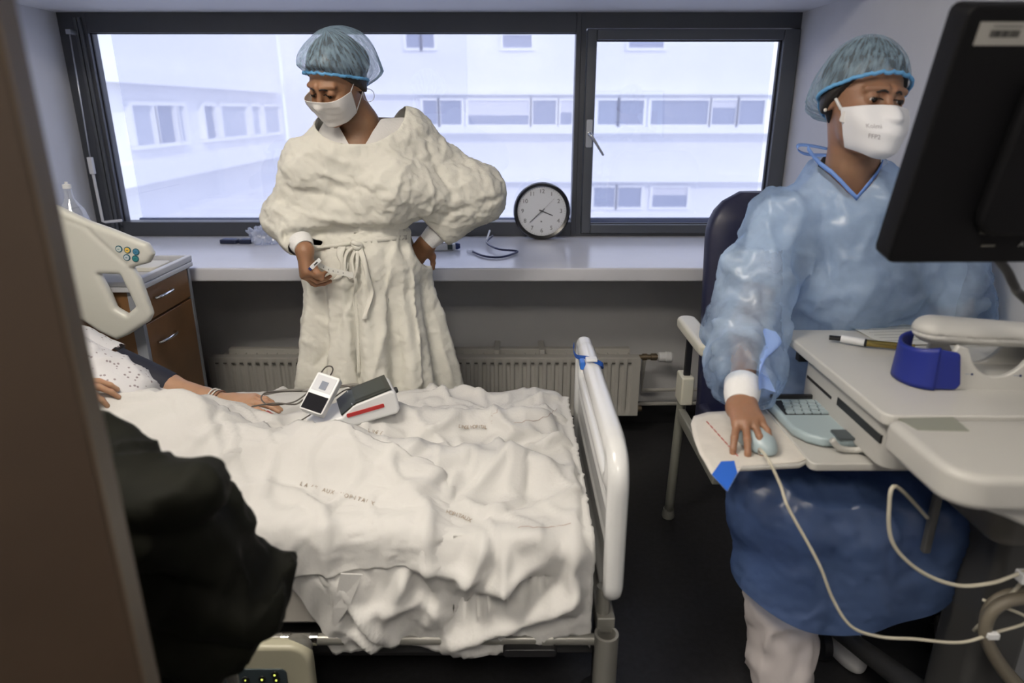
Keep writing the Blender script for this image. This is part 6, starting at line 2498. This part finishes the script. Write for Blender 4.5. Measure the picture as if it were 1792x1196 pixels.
# woven stripe and stamped lettering follow the cloth
red_m = mat('faded_red_thread', (.46, .36, .32), .8)
txt_m = mat('faded_brown_stamp', (.30, .24, .18), .8)


def near(co, p):
    i = np.argmin(((co[:, :2] - np.array(p)[:2]) ** 2).sum(1) + .3 * (co[:, 2] - p[2]) ** 2)
    return co[i]


def on_cloth(V, px, py):
    """The cloth vertex that lies along the line of sight of a pixel, nearest first."""
    p0 = np.array([0, 0, CAM_H])
    d = np.array(T(px, py, Y=1.5)) - p0
    d /= np.linalg.norm(d)
    q = V - p0
    t = q @ d
    off = np.linalg.norm(q - t[:, None] * d, axis=1)
    c = np.where(off < .008)[0]
    if len(c) == 0:
        c = [int(np.argmin(off))]
    i = c[int(np.argmin(t[c]))]
    nb_ = c[t[c] < t[i] + .02]
    q_ = V[nb_].mean(0)
    q_[2] = np.percentile(V[nb_][:, 2], 85)
    return Vector(q_)


coAll = np.vstack([coA, coB])


def woven(pix, name, m, r=.0009):
    P = []
    for (a, b) in zip(pix, pix[1:]):
        for k in range(6):
            P.append(on_cloth(coAll, a[0] + (b[0] - a[0]) * k / 6, a[1] + (b[1] - a[1]) * k / 6) + Vector((0, -.0006, .0022)))
    P.append(on_cloth(coAll, *pix[-1]) + Vector((0, 0, .0022)))
    MB().tube(P, r, 6).build(name, m, sheetA, smooth=True)


woven(((900, 741), (940, 738), (960, 730), (975, 717)), 'woven_stripe', red_m, .0006)
woven(((905, 924), (960, 925), (1000, 918)), 'woven_stripe', red_m, .0006)
woven(((860, 745), (864, 730), (872, 719)), 'woven_stripe', red_m, .0006)


def stamp(body, p0, p1, size, co_):
    n_ = len(body)
    P = np.array([on_cloth(co_, p0[0] + (p1[0] - p0[0]) * (k + .5) / n_, p0[1] + (p1[1] - p0[1]) * (k + .5) / n_) for k in range(n_)])
    for _ in range(4):
        P[1:-1] = (P[:-2] + P[1:-1] * 2 + P[2:]) / 4
    for k, ch_ in enumerate(body):
        if ch_ == ' ':
            continue
        c0 = Vector(P[k])
        dx = Vector(P[min(k + 1, n_ - 1)] - P[max(k - 1, 0)]).normalized()
        v = (Vector((0, 0, 1.8)) - c0).normalized()
        up = v.cross(dx).normalized()
        nrm = dx.cross(up).normalized()
        R_ = Matrix((dx, up, nrm)).transposed()
        text(ch_, size, c0 + nrm * .007, R_, txt_m, 'stamped_letter', sheetA)


stamp('LAVE AUX HOPITAUX', (526, 850), (658, 884), .0125, coAll)
stamp('LINGE HOPITAL', (801, 750), (851, 750), .0125, coAll)
stamp('HOPITAUX', (780, 898), (826, 914), .0125, coAll)
stamp('LINGE', (640, 752), (672, 759), .0125, coAll)

# far edge: gathered fitted sheet over the raised section
def ruffle(u, v):
    xm = -1.62 + (1.62 - .62) * u
    a = v * .13
    x2, z2 = bx(xm, MZ1 + .004 - max(0, a - .05))
    rr = math.sin(xm * 150 + math.sin(xm * 41) * 2) * .5 + math.sin(xm * 83 + 1) * .5
    y = MY1 - .045 + min(a, .05) + (.006 + .006 * rr * min(1, v * 2))
    return (x2, y, z2 + .005 * rr * (1 - abs(v - .45)) + .006)


MB().grid(ruffle, 420, 10).build('gathered_edge', linen2_m, bed, smooth=True, solid=.002)
top_cover = MB().grid(lambda u, v: (lambda q: (q[0], MY0 - .002 + (MY1 - MY0 - .03) * v, q[1] + .002 * math.sin(u * 40 + v * 7)))(bx(-1.64 + .9 * u, MZ1 + .003)), 60, 30)
top_cover.build('mattress_cover', linen2_m, bed, smooth=True, solid=.002)
# pillow
pv1, pf1 = surf(lambda P: ell(P, (-1.52, 1.58, .90), (.19, .27, .09)), (-1.75, 1.25, .72), (-1.25, 1.9, 1.04), .012)
c_, s_2 = math.cos(-.5), math.sin(-.5)
pl = np_mesh('pillow', pv1, pf1, linen2_m)
tag(pl, 'white pillow at the head of the raised bed', 'pillow')

# ---------------------------------------------------------------- patient
pat = person('person', 'patient lying in bed in a spotted gown with a dark arm cuff', (-1.0, 1.6, .6))
Hp = Head((-1.46, 1.60, 1.06), (.80, -.10, .55), (-.55, 0, .8), scale=.93, open_=.003)
pel = T(292, 672, Y=1.78)
pel = Vector((pel.x, 1.78, pel.z - .012))
pw = T(402, 706, Y=1.70)
psh = Vector((-1.32, 1.78, .785))
pel2, pw2 = Vector((-1.20, 1.38, .68)), None
ph2 = T(170, 690, Y=1.43)
pw2 = Vector((ph2.x - .125, 1.43, ph2.z + .022))
psh2 = Vector((-1.30, 1.42, .83))


def patient_skin(P):
    d = Hp.sdf(P)
    d = smin(d, cone(P, Hp.wld([(0, -.03, -.05)])[0], (-1.36, 1.60, .90), .05, .055), .02)
    t = tubes_sdf(P, [((-1.27, 1.58, .80), (-1.02, 1.56, .655), .10, .10), ((-1.02, 1.56, .64), (-.86, 1.54, .565), .09, .06), (psh, psh2, .05, .05),
                      (psh, pel, .042, .036), (pel, pw, .036, .022), (psh2, pel2, .042, .036), (pel2, pw2, .034, .022)], .03)
    return smin(d, t, .03)


pc_ = np.array(Hp.c)
hv3, hf3 = surf(patient_skin, pc_ - .15, pc_ + .15, .004)
bv3, bf3 = surf(patient_skin, (-1.50, 1.25, .45), (-.42, 1.90, 1.06), .008)
hpP, tpP = hand_prims(pw, T(470, 702, Y=1.66) - pw, (.15, -.25, 1), -1, ((.10, .25, .15), (.15, .25, .2), (.25, .4, .3), (.35, .5, .4)), .96, spread=.22, thumb=(.62, -.62, -.22), thumb_curl=.3)
hmP = hand_mesh(hpP, (pw, pel), (.022, .034))
hpQ, tpQ = hand_prims(pw2, (.9, .10, -.10), (.1, -.3, 1), 1, ((.15, .35, .3), (.2, .35, .3), (.3, .5, .3), (.3, .5, .3)), .95)
hmQ = hand_mesh(hpQ, (pw2, pel2), (.022, .032))
V_, F_ = merge_meshes([(hv3, hf3), (bv3, bf3), hmP, hmQ])
np_mesh('body', V_, F_, skin3_m, pat)
head_extras(Hp, pat)
hair_cap(Hp, pat)
pg_m = mat('spotted_gown_cotton', (.62, .62, .64), .8, bump=.001, bscale=60)
nt = pg_m.node_tree
vo = nt.nodes.new('ShaderNodeTexVoronoi')
vo.inputs['Scale'].default_value = 75
tc = nt.nodes.new('ShaderNodeTexCoord')
nt.links.new(tc.outputs['Object'], vo.inputs['Vector'])
cr2 = nt.nodes.new('ShaderNodeValToRGB')
cr2.color_ramp.interpolation = 'CONSTANT'
cr2.color_ramp.elements[0].color = (.28, .24, .26, 1)
cr2.color_ramp.elements[1].position = .22
cr2.color_ramp.elements[1].color = (.64, .64, .66, 1)
nt.links.new(vo.outputs['Distance'], cr2.inputs['Fac'])
nt.links.new(cr2.outputs['Color'], nt.nodes['Principled BSDF'].inputs['Base Color'])
cuff_s = .60
cA = psh.lerp(pel, cuff_s)


def pgown_sdf(P):
    t = tubes_sdf(P, [((-1.28, 1.58, .81), (-1.0, 1.56, .655), .117, .112), (psh, psh2, .066, .066), (psh, psh.lerp(pel, .58), .060, .056), (psh2, psh2.lerp(pel2, .6), .064, .064)], .04)
    return t


gv3, gf3 = surf(pgown_sdf, (-1.50, 1.22, .52), (-.80, 1.92, 1.06), .010)
n3 = normals(gv3, gf3)
gv3 = gv3 + n3 * (crumple(gv3, 12, 2) * .008 + fnoise(gv3, 14, 5, 2) * .006)[:, None]
e3 = np.array(pel - psh)
s3 = (gv3 - np.array(psh)) @ e3 / (e3 @ e3)
gv3, gf3 = cut(gv3, gf3, ~((s3 > .60) & (gv3[:, 1] > 1.70)))
np_mesh('spotted_gown', gv3, smooth_rim(gv3, gf3) if False else gf3, pg_m, pat)
# arm cuff
a, b = psh.lerp(pel, .60), pel + (pel - psh) * .02
ax_ = b - a
Lc_ = ax_.length
MB().lathe([(.044, 0), (.051, .004), (.050, Lc_ * .5), (.046, Lc_ - .004), (.040, Lc_)], a, ax_, 32, caps=False).build('arm_cuff', mat('navy_cuff', (.010, .012, .025), .7, bump=.0008, bscale=150), pat, smooth='auto')
for (t_, c) in ((.74, mat('white_band', (.65, .65, .62), .5)), (.79, mat('white_band', (.65, .65, .62), .5)), (.84, mat('brown_band', (.25, .12, .08), .5))):
    q = pel.lerp(pw, t_)
    ax_ = (pw - pel).normalized()
    s1 = ax_.orthogonal().normalized()
    s2 = ax_.cross(s1)
    r = .036 + (.022 - .036) * t_ + .0035
    MB().tube([q + (s1 * math.cos(k / 24 * 6.283) + s2 * math.sin(k / 24 * 6.283)) * r + ax_ * .004 * math.sin(k / 24 * 6.283) for k in range(24)], .0022, 8, closed=True).build('bracelet', c, pat, smooth=True)
tipi = tpP[0]
pc2 = MB().tube([tipi[0] - tipi[1] * .012, tipi[0] + tipi[1] * .012], .0105, 12)
tag(pc2.build('finger_clip', mat('coral_clip', (.50, .10, .09), .4), bevel=.002), 'small coral finger clip on the patient\'s index finger', 'finger clip')

# ---------------------------------------------------------------- things lying on the bed
zb_ = .575
mon2 = thing('vital_signs_monitor', 'white portable monitor with a dark slanted screen and red strip lying on the bed', 'medical monitor', (-.38, 1.62, .56))
q0 = T(590, 742, Z=.565)
MX = Matrix.Translation((-.405, 1.605, .596)) @ Matrix.Rotation(math.radians(20), 4, 'Z') @ Matrix.Rotation(math.radians(-9), 4, 'Y')
wbx = MB()
sec = [(-.118, 0), (.105, 0), (.112, .012), (.112, .060), (.100, .070), (.0, .058), (-.035, .035), (-.118, .032)]
wbx.prism(sec, -.052, .052, axis=1, M=MX)
wbx.build('case', white_p, mon2, bevel=.008, seg=3)
sl_ = MB()


def on_slope(x):
    return .058 + (x - 0) * .012 / .1


sl_.add([tuple(MX @ Vector((x, y, z))) for (x, y, z) in ((-.032, -.050, .040), (-.032, .050, .040), (.010, .050, .0605), (.010, -.050, .0605), (.102, .050, .0715), (.102, -.050, .0715))], [(0, 1, 2, 3), (3, 2, 4, 5)])
sl_.build('screen_bezel', mat('dark_bezel_green', (.035, .04, .035), .3), mon2, solid=.004)
MB().add([tuple(MX @ Vector((x, y, z))) for (x, y, z) in ((-.008, -.038, .0545), (-.008, .038, .0545), (.010, .038, .0632), (.010, -.038, .0632), (.090, .038, .0730), (.090, -.038, .0730))], [(0, 1, 2, 3), (3, 2, 4, 5)]).build('screen', mat('dull_lcd', (.05, .06, .055), .35), mon2)
MB().rbox((-.02, -.0540, .030), (.075, -.0515, .040), .003, MX, axis=1).build('red_strip', mat('red_label', (.45, .03, .03), .4), mon2)
MB().lathe([(.008, 0), (.008, .006), (.006, .008)], MX @ Vector((.112, -.02, .052)), MX.to_3x3() @ Vector((1, 0, 0)), 16).build('knob', dark_m, mon2, smooth='auto')
small = thing('handheld_reader', 'small white device with dark lower face propped beside the bedside monitor', 'medical device', (-.47, 1.62, .57))
M2 = Matrix.Translation(T(545, 738, Y=1.53) + Vector((0, 0, .022))) @ Matrix.Rotation(math.radians(-16), 4, 'Z') @ Matrix.Rotation(math.radians(12), 4, 'Y') @ Matrix.Rotation(math.radians(-48), 4, 'X')
MB().rbox((-.030, -.012, 0), (.034, .012, .105), .006, M2, axis=1).build('case', white_p, small, bevel=.003)
MB().box((-.025, -.0135, .004), (.030, -.0115, .046), M2).build('dark_window', mat('near_black_glass', (.008, .008, .012), .6, Specular_IOR_Level=.1), small)
MB().box((-.024, -.013, .056), (.028, -.0115, .098), M2).build('key_field', mat('pale_grey_plastic', (.5, .52, .56), .4), small)
MB().box((-.006, -.0142, .062), (.012, -.0128, .084), M2).build('blue_display', mat('blue_display', (.02, .05, .12), .3), small)
cbl = thing('probe_cable', 'thin dark cable looping over the bed from the patient\'s hand', 'cable', (-.5, 1.65, .6))
gcab = mat('grey_brown_cable', (.09, .08, .07), .5)
pts = [(524, 738, 1.55), (560, 715, 1.57), (600, 685, 1.60), (614, 681, 1.62), (607, 676, 1.64), (574, 674, 1.66), (572, 668, 1.66), (582, 650, 1.66), (580, 642, 1.66), (570, 643, 1.66), (560, 656, 1.66), (548, 678, 1.65), (522, 700, 1.62), (500, 707, 1.61), (470, 709, 1.60), (457, 698, 1.62), (465, 688, 1.66), (490, 686, 1.70), (530, 684, 1.74), (560, 680, 1.76), (600, 676, 1.78), (640, 682, 1.78)]
MB().tube([T(a, b, Y=y) for a, b, y in pts], .0019, 8, smooth=5).build('cable_line', gcab, cbl, smooth=True)
MB().tube([T(a, b, Y=y) for a, b, y in ((440, 712, 1.58), (480, 706, 1.60), (516, 708, 1.6), (530, 700, 1.6))], .0022, 8, smooth=5).build('cable_line', gcab, cbl, smooth=True)
hose_ = thing('cuff_hose', 'grey cuff hose lying across the sheet behind the patient\'s hand', 'hose', (-.5, 1.75, .6))
MB().tube([T(a, b, Y=y) for a, b, y in ((462, 690, 1.70), (500, 684, 1.74), (545, 684, 1.74), (580, 680, 1.74), (620, 674, 1.73), (650, 680, 1.70))], .0042, 10, smooth=5).build('hose_line', mat('dull_grey_hose', (.22, .21, .19), .5), hose_, smooth=True)

# ---------------------------------------------------------------- dark padded jacket on a chair, close at the left
vc = thing('visitor_chair', 'dark visitor chair hidden under the padded jacket', 'chair', (-.62, .83, 0))
MB().rbox((-.80, .70, .40), (-.50, 1.02, .44), .03).build('seat', dark_m, vc, bevel=.008)
MB().rbox((-.80, .96, .44), (-.50, .985, .60), .03, axis=1).build('backrest', dark_m, vc, bevel=.006)
for x in (-.78, -.52):
    for y in (.72, 1.0):
        MB().tube([(x, y, .0), (x, y, .41)], .011, 10).build('leg', rail_m, vc, smooth='auto')
jy = .84
jo = [(120, 700), (185, 722), (262, 772), (330, 800), (375, 806), (396, 845), (432, 912), (470, 938), (505, 942), (498, 1005), (445, 1062), (380, 1120), (320, 1190), (270, 1300), (60, 1330), (60, 700)]
jp = [(T(px, py, Y=jy - .02).x - .012, T(px, py, Y=jy + .07).z - .012) for px, py in jo]


def jacket_sdf(P):
    o = poly_sdf(jp, P[:, 0], P[:, 2])
    th = .085
    q = np.abs(P[:, 1] - jy) - th
    a = o + .05
    b = q + .05
    d = np.hypot(np.maximum(a, 0), np.maximum(b, 0)) + np.minimum(np.maximum(a, b), 0) - .05
    c0 = T(235, 900, Y=jy - .05)
    d = smin(d, ell(P, (c0.x, jy - .05, c0.z), (.10, .08, .08)), .04)
    c1 = T(330, 850, Y=jy - .04)
    d = smin(d, ell(P, (c1.x, jy - .04, c1.z), (.05, .055, .035)), .03)
    return d


jv, jf = surf(jacket_sdf, (min(p[0] for p in jp) - .01, jy - .18, .36), (max(p[0] for p in jp) + .03, jy + .12, max(p[1] for p in jp) + .03), .009)
jn = normals(jv, jf)
arc_ = jv[:, 2] + .25 * (jv[:, 0] + .6) ** 2 * 2 + .02 * np.sin(jv[:, 0] * 14)
pad_ = np.abs(np.sin(arc_ * 3.1416 / .095))
jv = jv + jn * (pad_ ** .6 * .014 - .016 + crumple(jv, 13, 4, (1.4, 1, .8)) * .009 + fnoise(jv, 12, 3, 2) * .006)[:, None]
jk = np_mesh('padded_jacket', jv, jf, mat('dark_olive_nylon', (0.006, 0.0065, 0.004), 0.75, bump=.002, bscale=30, var=.4, vscale=5, Specular_IOR_Level=.15))
tag(jk, 'dark olive padded jacket draped over a chair beside the open door', 'jacket')
